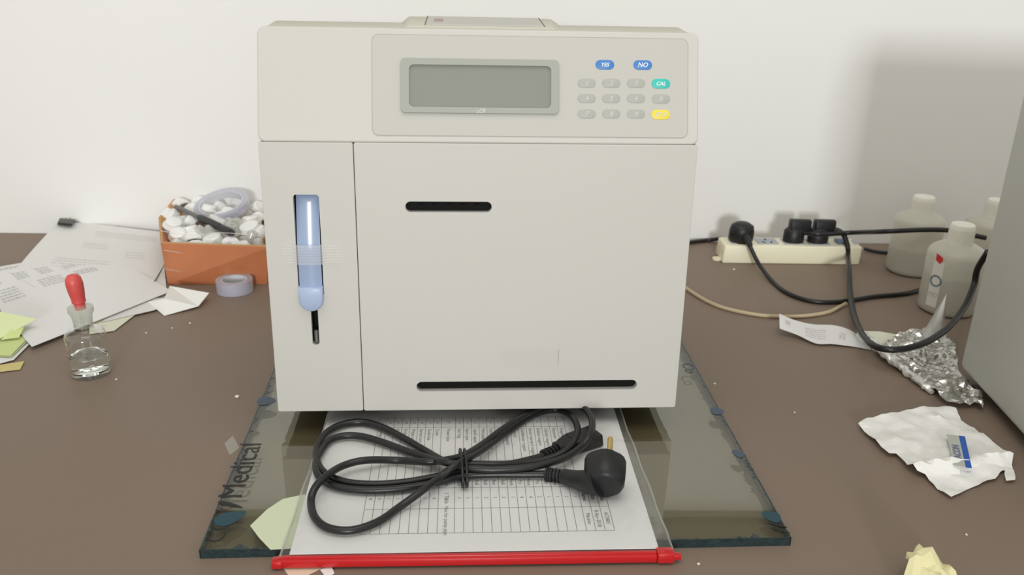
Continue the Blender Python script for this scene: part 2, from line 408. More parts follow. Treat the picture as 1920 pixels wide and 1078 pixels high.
# control panel film
bm = NB(); plate(bm, HR, inset(frr(697, 68, 1290, 257, 13, FD=HD), 0), [], .0001, .0003, 0, 0)
plate(bm, HR, inset(frr(697, 68, 1290, 257, 13, FD=HD), .0007), [], .0003, .0005, 0, 1)
cp = part('control_panel', bm, [M_outline, M_panel], A)
bz = frr(751, 111, 1048, 213, 9, .001, FD=HD); sr = frr(767, 123, 1033, 202, 9, .001, FD=HD)
bm = NB(); plate(bm, HR, bz, [sr[::-1]], .0006, .0028, .0004)
bzo = part('display_bezel', bm, M_bezel, A, 15)
bm = NB(); plate(bm, HR, inset(sr, -.001), [], .0006, .0008); part('screen', bm, M_lcd, bzo)
bm = NB(); tu, tv = HD(902, 208.5, .0028); text(bm, HR, 'LCP', .0048, tu, tv, d=.0030, bold=.0001); part('legend', bm, M_lgrey, bzo)
keys = [(1134, 121.5, M_blue, 'YES'), (1205, 122, M_blue, 'NO')]
for r_, (y, labs) in enumerate(((156, '123'), (184.5, '456'), (213.5, '789'))):
    for i, x in enumerate((1100, 1146, 1192.5)): keys.append((x, y, M_key, labs[i]))
keys += [(1239, 157, M_teal, 'CAL'), (1239, 185.5, M_key, '0'), (1239, 215, M_yel, 'STOP')]
for x, y, m, s in keys:
    hwd = 17.5 if m is not M_key else 17; hh = 9 if m is not M_key else 8.3
    bm = NB(); plate(bm, HR, frr(x - hwd, y - hh, x + hwd, y + hh, 9, .0005, FD=HD), [], .0004, .0010, .0003)
    k = part('button', bm, m, A, 30, label={M_blue: 'blue ' + s + ' button', M_teal: 'teal button', M_yel: 'yellow button'}.get(m))
    u, v = HD(x, y, .001); bm = NB(); text(bm, HR, s, .0058 if len(s) < 3 else .0048, u, v, d=.0011, shear=.25, bold=.0001 if len(s) > 1 else 0)
    part('legend', bm, M_white if m in (M_blue, M_teal) else M_lgrey, k)
# blue lever: a long convex strip in the opening, its tip a rounded thumb piece
bm = NB(); nl, nw = 24, 10; tipv = FD(583, 577)[1]; tip0 = FD(583, 536)[1]; lw0, lw1 = L0 + .0012, L1 - .0012
grid = []
for i in range(nl + 1):
    v = tip0 - .002 + (LT - .0016 - tip0 + .002) * i / nl; row = []
    for j in range(nw + 1):
        a = j / nw * 2 - 1; u = (lw0 + lw1) / 2 + a * (lw1 - lw0) / 2
        row.append(bm.verts.new(FR(u, v, -.0002 + .0026 * (1 - a * a) * (1 if i < nl else .3) - (.0172 * max(0, i / nl - .42) ** 1.12))))
    grid.append(row)
for i in range(nl):
    for j in range(nw): bm.faces.new((grid[i][j], grid[i][j + 1], grid[i + 1][j + 1], grid[i + 1][j]))
bnd = [grid[0][j] for j in range(nw + 1)] + [grid[i][nw] for i in range(1, nl + 1)] + [grid[nl][j] for j in range(nw - 1, -1, -1)] + [grid[i][0] for i in range(nl - 1, 0, -1)]
low = [bm.verts.new(v.co - NN * .0035) for v in bnd]
for i in range(len(bnd)): bm.faces.new((bnd[i], bnd[(i + 1) % len(bnd)], low[(i + 1) % len(bnd)], low[i]))
lev = part('lever', bm, M_lever, A, 50, label='glossy blue sampling lever')
bm = NB(); tw = (lw1 - lw0) / 2 + .0008; tc = (lw0 + lw1) / 2
pl = [(tc - tw, tip0)] + [(tc + tw * math.cos(a), tipv + .0095 + .0115 * math.sin(a)) for a in [math.pi + math.pi * k / 14 for k in range(15)]] + [(tc + tw, tip0)]
plate(bm, FR, pl, [], -.001, .0065, .0022); part('lever_tip', bm, M_lever2, lev, 60, label='paler rounded thumb piece')
bm = NB(); tube(bm, [FR(sc_u + .0003, SB + .0145, -.004), FR(sc_u + .0003, SB + .002, -.004)], .0022); part('sample_probe', bm, M_steel, A, True)
# clear tape with ridges over the lever
tA, tB = FD(531, 459, .004), FD(639, 497, .004)
def taped(u): return .0004 + (.0034 if L0 - .001 < u < L1 + .001 else 0)
bm = NB(); rows = 22; nu = 26; g = []
for i in range(rows + 1):
    v = tB[1] + (tA[1] - tB[1]) * i / rows; row = []
    for j in range(nu + 1):
        u = tA[0] + (tB[0] - tA[0]) * j / nu; k = max(0, 1 - abs(u - (L0 + L1) / 2) / ((L1 - L0) / 2 + .004))
        row.append(bm.verts.new(FR(u, v, .0003 + .0040 * min(1, k * 2.2) + (.0004 if i % 3 == 1 else 0))))
    g.append(row)
for i in range(rows):
    for j in range(nu): bm.faces.new((g[i][j], g[i][j + 1], g[i + 1][j + 1], g[i + 1][j]))
part('clear_tape', bm, M_tape, A, label='ribbed clear tape across the lever')
# faint sticker outline
bm = NB(); q = frr(934, 655, 1047, 685, 2)
plate(bm, FR, q, [], .0001, .0003, 0, 0); u1 = max(p[0] for p in q); v0, v1 = min(p[1] for p in q), max(p[1] for p in q)
line(bm, FR, (u1, v0), (u1, v1), .0005, .0004, 1)
part('clear_sticker', bm, [clear('sticker_film', (1, 1, 1), 1.06, .3), M_outline], A)
# printer housing on top
def topz(x, y):
    k = (x - x0) / (x1 - x0); zf = zl + (zr - zl) * k; t_ = (y - .01 - TY) / .038; return TZ - .0012 + (zf - TZ + .0012) * t_
def bxat(px, row, y):          # local x on the back line at depth y that shows at a pixel column
    lo_, hi_ = -.3, .3
    for _ in range(40):
        m_ = (lo_ + hi_) / 2; q_ = BR(m_, y, 0)
        if proj((q_.x, q_.y, topz(m_, y)))[0] < px: lo_ = m_
        else: hi_ = m_
    return lo_
yf, yb = TY + .016, TY + .044
pa0, pa1 = bxat(751, 40, yb), bxat(1052, 40, yb); pt0, pt1 = bxat(767, 30, yb), bxat(1032, 30, yb)
zb0 = zat(BR(pt0, yb, 0), 30); zb1 = zat(BR(pt1, yb, 0), 35)
bm = NB()
hexa(bm, [BR(pa0 + .004, yf, topz(pa0, yf) - .001), BR(pa1 - .004, yf, topz(pa1, yf) - .001), BR(pa1, yb, topz(pa1, yb) - .001), BR(pa0, yb, topz(pa0, yb) - .001),
          BR(pt0, yf + .004, topz(pt0, yf) + .0012), BR(pt1, yf + .004, topz(pt1, yf) + .0012), BR(pt1, yb, zb1), BR(pt0, yb, zb0)], .001, 2)
pc = part('printer_housing', bm, M_case2, A, 30)
def ptop(x, y):
    k = (x - pt0) / (pt1 - pt0); za_ = topz(x, yf) + .0012; zb_ = zb0 + (zb1 - zb0) * k; return BR(x, y, za_ + (zb_ - za_) * (y - yf - .004) / (yb - yf - .004))
qx0, qx1 = pt0 + (pt1 - pt0) * .12, pt1 - (pt1 - pt0) * .09
bm = NB(); hexa(bm, [ptop(a, b) + Vector((0, 0, k)) for k in (0, .0008) for a, b in ((qx0, yf + .006), (qx1 + .004, yf + .006), (qx1, yb - .001), (qx0 + .002, yb - .001))], .0003, 1)
lid = part('printer_lid', bm, M_panel, pc)
for gq in (0, 1):
  bm = NB()
  if gq == 0: hexa(bm, [ptop(a, b) + Vector((0, 0, k)) for k in (0, .0009) for a, b in ((qx0 - .0008, yf + .006), (qx0, yf + .006), (qx0 + .002, yb - .001), (qx0 + .0012, yb - .001))])
  else: hexa(bm, [ptop(a, b) + Vector((0, 0, k)) for k in (0, .0009) for a, b in ((qx1 + .004, yf + .006), (qx1 + .0048, yf + .006), (qx1 + .0008, yb - .001), (qx1, yb - .001))])
  part('lid_gap', bm, M_gap, pc)
bm = NB(); hexa(bm, [ptop(a, b) + Vector((0, 0, .0008 + k)) for k in (0, .0006) for a, b in ((qx0 + .008, yf + .012), (qx0 + .016, yf + .012), (qx0 + .016, yf + .019), (qx0 + .008, yf + .019))])
part('release_catch', bm, mat('catch_brown', (170, 156, 146), .6), pc)
bm = NB(); box(bm, (-hw + .003, .004, DZ - .0012), (hw - .003, .298, DZ - .0002), BR); part('underside_shade_sheet', bm, M_black, A, label='black sheet standing in for the shade under the analyzer')  # shade beneath the housing put in as a black sheet
for x in (-.165, .165):
    for y in (.07, .25):
        bm = NB(); lathe(bm, [(0, .0116), (.011, .0116), (.013, .018), (.013, DZ - .0008), (0, DZ - .0008)], BR(x, y, 0)); part('foot', bm, M_black, A, True)

# ------------------------------------------------------------------ glass plate
GX, GY, GYAW, GW_, GT = -.0037, .5966, .0695, .4851, .008
gc, gs = math.cos(GYAW), math.sin(GYAW)
def GF(u, v, z): return Vector((GX + u * gc - v * gs, GY + u * gs + v * gc, z))
def GD(px, py, z=GT):
    p = P(px, py, z) - Vector((GX, GY, 0)); return p.x * gc + p.y * gs, -p.x * gs + p.y * gc
T = thing('glass_plate', 'thick greenish glass plate lying on the bench beneath the analyzer', 'glass plate', (GX, GY, 0))
hg = GW_ / 2; DEP = .46
bm = NB(); box(bm, (-hg + .0012, .0012, .0001), (hg - .0012, DEP, GT), GF); part('pane', bm, M_glass, T)
bm = NB()
def jag_strip(a, b, w, z, n=110, inner=(0, 1)):
    a, b = Vector(a), Vector(b); inn = Vector(inner); pr = None
    for i in range(n + 1):
        p = a.lerp(b, i / n); q = p + inn * w * (0.35 + max(0, noise.noise(Vector((p.x * 60, p.y * 60, 3))) + noise.noise(Vector((p.x * 210, p.y * 210, 6)))) * 4.2)
        c = [bm.verts.new(GF(p.x, p.y, z)), bm.verts.new(GF(q.x, q.y, z))]
        if pr: bm.faces.new((pr[0], c[0], c[1], pr[1]))
        pr = c
jag_strip((-hg, 0), (hg, 0), .0018, GT + .0002); jag_strip((-hg, 0), (-hg, DEP), .0022, GT + .0002, 150, (1, 0)); jag_strip((hg, 0), (hg, DEP), .0014, GT + .0002, 150, (-1, 0))
box(bm, (-hg, 0, 0), (hg, .0011, GT + .0001), GF); box(bm, (-hg, 0, 0), (-hg + .0011, DEP, GT + .0001), GF); box(bm, (hg - .0011, 0, 0), (hg, DEP, GT + .0001), GF)
part('edge_film', bm, M_film, T, recalc=False, label='torn dark teal film round the edge')
# lettering on the film
bm = NB(); zz = GT + .0004
u0, v0 = GD(420, 905); text(bm, GF, 'Medical', .030, -hg + .0088, GD(452, 880)[1], rot=math.pi / 2, d=zz)
part('lettering', bm, M_filmink, T, recalc=False)
u1, v1 = GD(1300, 690); bm = NB(); text(bm, GF, 'Co', .020, hg - .009, v1, rot=-math.pi / 2, d=zz, bold=.0002); part('lettering', bm, M_filmblue, T, recalc=False)
bm = NB(); text(bm, GF, 'CO', .022, -hg + .010, GD(395, 1000)[1] + .004, rot=math.pi / 2, d=zz, bold=-.0002); part('lettering', bm, M_filmink, T, recalc=False)
def leaf(c, a, b, rot, m, n=20):
    bm = NB(); pts = []
    for k in range(n):
        t_ = math.tau * k / n; x = a * math.cos(t_); y = b * math.sin(t_) * (1 - .35 * math.cos(t_))
        pts.append((c[0] + x * math.cos(rot) - y * math.sin(rot), c[1] + x * math.sin(rot) + y * math.cos(rot)))
    plate(bm, GF, pts, [], zz, zz + .0001); part('film_emblem', bm, m, T)
leaf(GD(432, 971), .0135, .0085, math.radians(35), M_filmteal); leaf(GD(432, 947), .0125, .0026, math.radians(-22), M_filmink)
leaf(GD(500, 752), .010, .009, 0, M_filmblue); leaf(GD(1448, 968), .0075, .0085, .6, M_filmteal); leaf(GD(1459, 985), .008, .0016, -.5, M_filmink); leaf(GD(1464, 995), .008, .0016, -.5, M_filmink)
leaf(GD(1345, 771), .0075, .0075, 0, M_filmblue); leaf(GD(1385, 851), .005, .007, .4, M_filmblue)

# ------------------------------------------------------------------ printed form inside a zip sleeve
FY = .0609; fcx, fsx = math.cos(FY), math.sin(FY); FB = P(893, 1034, .0095)
def FF(u, v, z): return Vector((FB.x + u * fcx - v * fsx, FB.y + u * fsx + v * fcx, z))
def FI(px, py, z=.0095):
    p = P(px, py, z) - FB; return p.x * fcx + p.y * fsx, -p.x * fsx + p.y * fcx
PZ = .0094
bm = NB(); box(bm, (-.1485, 0, PZ), (.1485, .232, PZ + .0003), FF)
ul = FI(675, 1002)[0]; ur = FI(1153, 996)[0]; vb = (FI(700, 1001)[1] + FI(1153, 996)[1]) / 2
vt = FI(900, 783)[1]; hl = [vb, FI(900, 953)[1], FI(900, 914.6)[1], FI(900, 864)[1], FI(900, 801)[1], vt]
ZI = PZ + .00045
ncol = 26; wdt = (ur - ul) / (ncol + .8); xs = [ul]
for k in range(ncol): xs.append(xs[-1] + wdt * (1.8 if k == 8 else 1))
for i, v in enumerate(hl): line(bm, FF, (ul, v), (ur if i < 3 else xs[-4], v), .00045, ZI, 1)
for k, x in enumerate(xs): line(bm, FF, (x, vb), (x, vt if k < len(xs) - 3 else hl[2]), .00045, ZI, 1)
names = ['Syringe', 'Tube', 'Remove', 'Probe', 'Waste tube', 'Service tool', 'Guide line', 'Cover', 'Power fuse', 'Seal ring', 'Spare pipe', 'Liquid supply', 'Print paper', 'Internal fill reagent', 'Pump tube',
         'Waste reagent', 'Control', 'Conditioner reagent', 'Sensor standard reagent', 'Sodium reagent', 'Calcium reagent', 'Electrode', 'Reagent pack']
for k in range(len(xs) - 1):
    xc = (xs[k] + xs[k + 1]) / 2
    if k < 23:
        text(bm, FF, str(23 - k), .0042, xc, (hl[4] + hl[5]) / 2, rot=-math.pi / 2, d=ZI, mi=2)
        text(bm, FF, names[k], .0052, xc, hl[4] - .003, rot=-math.pi / 2, d=ZI, mi=2, align='LEFT')
        text(bm, FF, random.choice(['1', '1', '2', '4']), .0050, xc, (hl[1] + hl[2]) / 2, rot=-math.pi / 2, d=ZI, mi=2)
        text(bm, FF, random.choice(['Piece', 'Box', 'Pcs', 'Roll']), .0050, xc, hl[2] + .008, rot=-math.pi / 2, d=ZI, mi=2)
text(bm, FF, '1 Table', .0055, (xs[8] + xs[9]) / 2, (hl[1] + hl[2]) / 2, rot=-math.pi / 2, d=ZI, mi=2)
text(bm, FF, 'Not for pump pipe', .0052, (xs[8] + xs[9]) / 2, (hl[0] + hl[1]) / 2, rot=-math.pi / 2, d=ZI, mi=2)
for k, (a, b) in enumerate((('Name', 'Manson'), ('Date', '8-Apr-2018'), ('Model', 'AC9801'))):
    xc = (xs[-4 + k] + xs[-3 + k]) / 2
    text(bm, FF, a, .0055, xc, (hl[1] + hl[2]) / 2, rot=-math.pi / 2, d=ZI, mi=1, bold=.0001); text(bm, FF, b, .0050, xc, (hl[0] + hl[1]) / 2, rot=-math.pi / 2, d=ZI, mi=1)
tag(part('printed_form', bm, [M_paper, M_inkmid, M_inkmid], recalc=False, origin=FF(0, .1, PZ)), 'white sheet printed with a table, inside the clear sleeve under the black cord', 'paper')
S = thing('zip_sleeve', 'clear plastic document sleeve closed by a red zip bar', 'sleeve', FF(0, 0, .0085))
eL = (FI(527, 1040, .009)[0], FI(620, 770, .009)[0]); eR = (FI(1262, 1034, .009)[0], FI(1160, 765, .009)[0]); vn = FI(893, 1046, .008)[1]; vf = .262
def film(z, amp, name, seed):
    bm = NB(); n, m_ = 60, 40; g = []
    for i in range(m_ + 1):
        v = vn + .002 + (vf - vn) * i / m_; k = (v - FI(893, 1034)[1]) / .21; row = []
        a = eL[0] + (eL[1] - eL[0]) * 1.0 * max(0, min(1.1, k)); b = eR[0] + (eR[1] - eR[0]) * max(0, min(1.1, k))
        for j in range(n + 1):
            u = a + (b - a) * j / n; e = min(j, n - j) / n
            w = noise.noise(Vector((u * 80, v * 45, seed))) * .5 + .5
            edge = math.exp(-((min(j, n - j) - 3) / 2.5) ** 2)
            zz_ = z + amp * w * edge if v > .004 else z - (.004 - v) * .2
            row.append(bm.verts.new(FF(u, v, zz_)))
        g.append(row)
    for i in range(m_):
        for j in range(n): bm.faces.new((g[i][j], g[i][j + 1], g[i + 1][j + 1], g[i + 1][j]))
    return part(name, bm, M_sleeve, S, 'all', recalc=False)
film(.0088, 0, 'back_film', 2); film(.0104, .0055, 'front_film', 5)
for a in (eL, eR):
    bm = NB(); sgn = 1 if a is eR else -1
    pts = [FF(a[0] + (a[1] - a[0]) * t_, vn + .004 + .252 * t_, .0102 + .0012 * math.sin(t_ * 23) * (t_ > .05)) for t_ in [k / 40 for k in range(41)]]
    tube(bm, pts, .0009, 6); part('side_seam', bm, M_seam, S, True)
bm = NB(); ba, bb = P(517, 1052, .006), P(1272, 1041, .006); bd = (bb - ba).normalized()
def barfr(x, y, z): return ba + bd * x + Vector((-bd.y, bd.x, 0)) * y + Vector((0, 0, z))
L_ = (bb - ba).length
box(bm, (.001, -.0042, -.004), (L_ - .018, .0042, .003), barfr, .0012, 2); box(bm, (.006, -.0010, .0028), (L_ - .018, .0016, .0038), barfr, .0005, 2)
zb_ = part('zip_bar', bm, M_red, S, 40)
bm = NB(); box(bm, (L_ - .018, -.0052, -.0045), (L_ - .004, .0052, .0050), barfr, .0015, 2); box(bm, (L_ - .006, -.003, -.003), (L_ + .002, .002, .002), barfr, .001, 2); part('zip_slider', bm, M_red, S, 40)
bm = NB(); box(bm, (-.003, -.0050, -.0045), (.006, .0040, .0022), barfr, .0014, 2); part('end_stop', bm, M_red, S, 40)
# scraps
poly = pxpoly([(469, 985), (500, 955), (530, 935), (572, 926), (577, 950), (560, 1027), (507, 1030), (486, 1008)], .0085)
bm = NB(); flat_poly(bm, poly, lambda x, y: .0081, .012); tag(part('paper_scrap', bm, M_palegreen, origin=(*ctr(poly), .0083)), 'pale green torn paper lying half under the sleeve on the glass', 'paper scrap')
poly = pxpoly([(527, 1058), (622, 1058), (600, 1066), (580, 1076), (570, 1084), (545, 1084)], .001)
bm = NB(); flat_poly(bm, poly, lambda x, y: .0003, .01); tag(part('paper_scrap', bm, M_beige, origin=(*ctr(poly), .0003)), 'beige paper scrap poking out below the red zip bar', 'paper scrap')
poly = pxpoly([(600, 1066), (621, 1058), (627, 1073), (612, 1082)], .002)
bm = NB(); flat_poly(bm, poly, lambda x, y: .0008, .01); tag(part('paper_scrap', bm, M_tissue, origin=(*ctr(poly), .0008)), 'tiny white paper corner beside the beige scrap below the zip bar', 'paper scrap')

# ------------------------------------------------------------------ coiled power cord
Z1 = .0150
PC = thing('coiled_power_cord', 'black power cord coiled in a bow and tied, lying on the sleeve', 'power cord', P(870, 880, Z1))
def W3(*l): return [P(x, y, z) for x, y, z in l]
a, b, c_ = Z1, Z1 + .006, Z1 + .012
path = W3((1030, 851, a), (1000, 860, a), (960, 869, a), (915, 874, a), (868, 884, a), (827, 892, a), (766, 903, a), (705, 908, a), (650, 904, a), (612, 889, a), (594, 864, a), (596, 835, a), (614, 810, a), (644, 795, a), (681, 791, a),
          (717, 801, a), (758, 822, a), (799, 846, a), (835, 866, b), (868, 876, b), (920, 880, b), (982, 877, b), (1023, 870, b), (1063, 856, b), (1090, 837, b), (1106, 815, c_), (1110, 789, c_), (1096, 766, c_), (1063, 755, c_), (1023, 761, b), (982, 779, b), (941, 806, b),
          (909, 830, b), (872, 853, c_), (839, 862, b), (799, 866, b), (746, 863, a), (685, 863, b), (644, 873, b), (612, 892, b + .003), (591, 914, b), (583, 941, a), (591, 971, a), (616, 990, a), (660, 994, a), (709, 978, a), (750, 950, a), (790, 921, b), (824, 895, b),
          (850, 875, c_), (876, 860, c_), (905, 843, b), (949, 811, a), (990, 783, a), (1023, 770, a), (1050, 769, a), (1072, 781, b), (1083, 803, b), (1079, 824, b), (1063, 843, b), (1035, 858, a + .003), (990, 868, a + .002), (930, 871, b), (880, 870, b), (840, 868, c_), (799, 857, a + .003), (766, 847, a), (717, 829, a), (677, 818, a), (644, 817, a), (618, 826, a), (602, 845, a), (592, 870, a),
          (600, 895, a), (626, 911, a), (670, 918, a), (725, 918, a), (786, 911, a), (827, 902, a), (868, 892, a), (920, 889, a), (982, 889, a), (1026, 889, a))
bm = NB(); tube(bm, catmull(path, 8), .0034, 12); part('cable', bm, M_rubber, PC, 'all')
bm = NB()
for k, dx in enumerate((-4, 4)):
    cc = P(869 + dx, 877, Z1 + .004); e = (P(866 + dx, 850, Z1) - P(872 + dx, 905, Z1)); hv = e.normalized(); hl_ = e.length / 2
    pts = [cc + hv * hl_ * math.cos(t_) * 1.0 + Vector((0, 0, 1)) * (.0125 * math.sin(t_)) for t_ in [math.tau * i / 28 for i in range(28)]]
    pts = [Vector((p.x, p.y, max(.0122, p.z))) for p in pts]
    tube(bm, pts, .0014, 6, closed=True)
part('cable_tie', bm, M_rubber, PC, 'all')
# Schuko plug standing on edge, pins away from the viewer
pcn = P(1134, 884, .0318); pd = Vector((.10, .93, .30)).normalized()
bm = NB(); seg = 24; rings = []
px_ = Vector((0, 0, 1)).cross(pd).normalized() * -1; pu = px_.cross(pd).normalized()
if pu.z < 0: pu = -pu
for dd, rr_, sq in ((-.0172, .0125, 1), (-.0160, .0152, 1), (-.0115, .0176, 1), (-.002, .0184, 1), (.0085, .0185, 1), (.0105, .0178, 1), (.0105, .0001, 1)):
    ring = []
    for k in range(seg):
        an = math.tau * k / seg; q = 1.0 + .05 * abs(math.sin(3 * an))
        ring.append(bm.verts.new(pcn + pd * dd + (px_ * math.cos(an) + pu * math.sin(an)) * rr_ * (q if rr_ > .01 else 1)))
    rings.append(ring)
for r1, r2 in zip(rings, rings[1:]):
    for k in range(seg): bm.faces.new((r1[k], r1[(k + 1) % seg], r2[(k + 1) % seg], r2[k]))
bm.faces.new(rings[0])
nk = catmull([P(1056, 893, Z1 + .002), P(1085, 900, Z1 + .006), P(1105, 903, Z1 + .010), P(1122, 900, Z1 + .014)], 8)
tube(bm, nk, lambda t_: .0068 + .0075 * t_ ** 1.2, 16)
plug = part('plug', bm, M_plugblk, PC, 45)
for s in (1, -1):
    bm = NB(); o_ = pcn + pd * .010 + (pu * .93 + px_ * .36).normalized() * .0095 * s
    tube(bm, [o_, o_ + pd * .021, o_ + pd * .0228], lambda t_: .0024 if t_ < .9 else .0014, 12); part('pin', bm, M_brass, plug, True)
bm = NB(); st = P(1024, 889, Z1); en = P(1062, 894, Z1 + .002); dr = (en - st)
tube(bm, [st, en], .0042, 14)
for k in range(6):
    q = st + dr * (.08 + k * .17); tube(bm, [q, q + dr.normalized() * .0016], .0064 if k else .0066, 16)
tube(bm, [st, st + dr * .22], .0066, 16)
part('strain_relief', bm, M_plugblk, plug, 40)
# appliance connector
ca, cb = P(1050, 842, Z1 - .001), P(1117, 820, Z1 - .001); cd = (cb - ca); cL = cd.length; cd.normalize(); cs = Vector((-cd.y, cd.x, 0))
bm = NB()
def cf(x, y, z): return ca + cd * x + cs * y + Vector((0, 0, z))
for (xa, wa, ha), (xb, wb, hb) in (((0, .0085, .0065), (.012, .0125, .0085)), ((.012, .0125, .0085), (cL, .0135, .0088))):
    hexa(bm, [cf(xa, -wa, -.0025), cf(xb, -wb, -.0025), cf(xb, wb, -.0025), cf(xa, wa, -.0025), cf(xa, -wa * .8, ha), cf(xb, -wb * .8, hb), cf(xb, wb * .8, hb), cf(xa, wa * .8, ha)], .0012, 2)
con = part('connector', bm, M_plugblk, PC, 35)
bm = NB(); st = P(1018, 855, Z1); dr = ca - st
tube(bm, [st, ca + cd * .001], .0042, 12)
for k in range(5):
    q = st + dr * (.05 + k * .19); tube(bm, [q, q + dr.normalized() * .0018], .0062, 14)
tube(bm, [ca - cd * .004, ca + cd * .0025], .0085, 16)
part('strain_relief', bm, M_plugblk, con, 40)

# ------------------------------------------------------------------ dropper bottle
b0 = P(171.5, 699, 0); Rb = (P(210, 694, 0) - P(133, 700, 0)).length / 2
h_sh = zat(b0, 618); h_nk = zat(b0, 606); h_st = zat(b0, 573); h_bb = zat(b0, 514)
B = thing('dropper_bottle', 'small clear glass dropper bottle with red rubber bulb, half full, on the bench', 'bottle', b0)
bm = NB(); rn = Rb * .46
lathe(bm, [(0, .0005), (Rb * .9, .0005), (Rb, .003), (Rb, h_sh * .86), (Rb * .96, h_sh * .93), (Rb * .8, h_sh * .99), (rn * 1.05, h_sh * 1.03), (rn, h_nk), (rn, h_nk + .002)], b0, seg=48)
part('glass_body', bm, M_bglass, B, 60)
bm = NB(); wl = zat(b0, 662) * .93
lathe(bm, [(0, .0045), (Rb * .88, .0045), (Rb * .94, .006), (Rb * .94, wl), (0, wl)], b0, seg=48); part('liquid', bm, M_liquid, B, 50)
bm = NB(); lathe(bm, [(rn * .9, h_nk - .004), (rn * .98, h_nk), (rn * 1.12, h_nk + (h_st - h_nk) * .5), (rn * 1.35, h_nk + (h_st - h_nk) * .7), (rn * 1.35, h_st * .985), (rn * 1.1, h_st), (.003, h_st + .001)], b0, seg=32)
part('ground_stopper', bm, M_frost, B, 40)
ax = (Vector((b0.x - .003, b0.y, h_bb)) - Vector((b0.x, b0.y, h_st))); axl = ax.length
bm = NB(); lathe(bm, [(.0001, -.004), (.0058, -.004), (.0056, .003), (.0074, .0045), (.0072, .008), (.0078, .012), (.0086, .018), (.0090, axl - .011), (.0082, axl - .005), (.0055, axl - .0012), (.0001, axl)], (b0.x, b0.y, h_st), ax, 28)
part('rubber_bulb', bm, M_bulb, B, True)
bm = NB(); tube(bm, [Vector((b0.x, b0.y, h_st + .006)), Vector((b0.x, b0.y, .03)), Vector((b0.x + .001, b0.y, .012))], .0024, 12); part('pipette', bm, M_bglass, B, True)

# ------------------------------------------------------------------ papers at the left
def page(px4, z4, nu, nv, bend, inks, name, m, label, cat='paper', th=.0002):   # px4: near-left, near-right, far-right, far-left
    cs4 = [P(x, y, z) for (x, y), z in zip(px4, z4)]
    def fr(u, v, d):
        a = cs4[0].lerp(cs4[1], u); b = cs4[3].lerp(cs4[2], u); p = a.lerp(b, v); p.z += bend(u, v) + d; return p
    bm = NB()
    for dd in (0, th):
        g = [[bm.verts.new(fr(i / nu, j / nv, dd)) for j in range(nv + 1)] for i in range(nu + 1)]
        for i in range(nu):
            for j in range(nv):
                q = (g[i][j], g[i + 1][j], g[i + 1][j + 1], g[i][j + 1]); bm.faces.new(q if dd else q[::-1])
    inks(bm, fr)
    return tag(part(name, bm, [m, M_inklt, M_inkmid], recalc=False, origin=cs4[0].lerp(cs4[2], .5)), label, cat)
def rows(bm, fr, u0, v0, u1, v1, n, asp, w=.0012, seed=0):
    rnd = random.Random(seed)
    for k in range(n):
        v = v0 + (v1 - v0) * (k + .5) / n; u = u0
        while u < u1:
            l = rnd.uniform(.01, .035); e = min(u1, u + l); q = [bm.verts.new(fr(a, b, .0004)) for a, b in ((u, v - w), (e, v - w), (e, v + w), (u, v + w))]
            bm.faces.new(q).material_index = 1; u = e + .008
def inkA(bm, fr):
    rows(bm, fr, .40, .80, .95, .90, 3, 1, .003, 3); rows(bm, fr, .35, .60, .55, .7, 3, 1, .003, 4); rows(bm, fr, .7, .5, .85, .62, 3, 1, .003, 5)
    rows(bm, fr, .2, .35, .6, .45, 3, 1, .003, 15)
def climb(u, v):        # the far edge curls up against the wall
    return .006 + .006 * math.sin(u * 5 + v * 3) * v
page([(-2, 545), (314, 566), (303, 434), (112, 411)], [0, 0, .010, .022], 24, 24, lambda u, v: .0012 + .002 * math.sin(v * 5) * v, inkA, 'paper_sheet', M_paper2, 'large white sheet reaching the wall, held by the black clip')
def inkB(bm, fr):
    rows(bm, fr, .02, .93, .62, .97, 2, 1, .006, 6)
    for u in (.05, .25, .42, .60): rows(bm, fr, u, .74, u + .09, .86, 4, 1, .008, int(u * 100))
    rows(bm, fr, .05, .5, .2, .68, 5, 1, .008, 9); rows(bm, fr, .35, .55, .52, .68, 4, 1, .008, 10); rows(bm, fr, .62, .6, .78, .68, 3, 1, .008, 17)
    for a_, b_ in (((.24, .90), (.30, .58)), ((.40, .92), (.46, .66)), ((.55, .9), (.6, .7))): line(bm, fr, a_, b_, .003, .0004, 1)
page([(60, 652), (322, 547), (188, 468), (-60, 512)], [.004, .005, .006, .005], 20, 20, lambda u, v: .001 + .003 * math.sin(u * 3.1) * math.sin(v * 3.1), inkB, 'paper_sheet', M_paper, 'printed white sheet on top of the pile, behind the dropper bottle')
page([(168, 628), (214, 622), (258, 588), (168, 600)], [0, 0, .001, .001], 6, 6, lambda u, v: .001, lambda bm, fr: rows(bm, fr, .1, .15, .5, .5, 3, 1, .02, 2), 'paper_sheet', M_cream, 'cream paper corner showing under the pile behind the dropper bottle')
page([(190, 606), (290, 583), (325, 560), (240, 560)], [.0015, .0015, .003, .003], 6, 6, lambda u, v: .001, lambda bm, fr: None, 'paper_sheet', M_paper2, 'grey white sheet edge between the pile and the folded paper')
bm = NB(); tube(bm, [P(289, 529, .006), P(313, 489, .006)], .0009, 6); tag(part('thin_rod', bm, M_pen2, origin=P(300, 510, .006)), 'thin grey rod on the papers beside the orange box', 'rod')
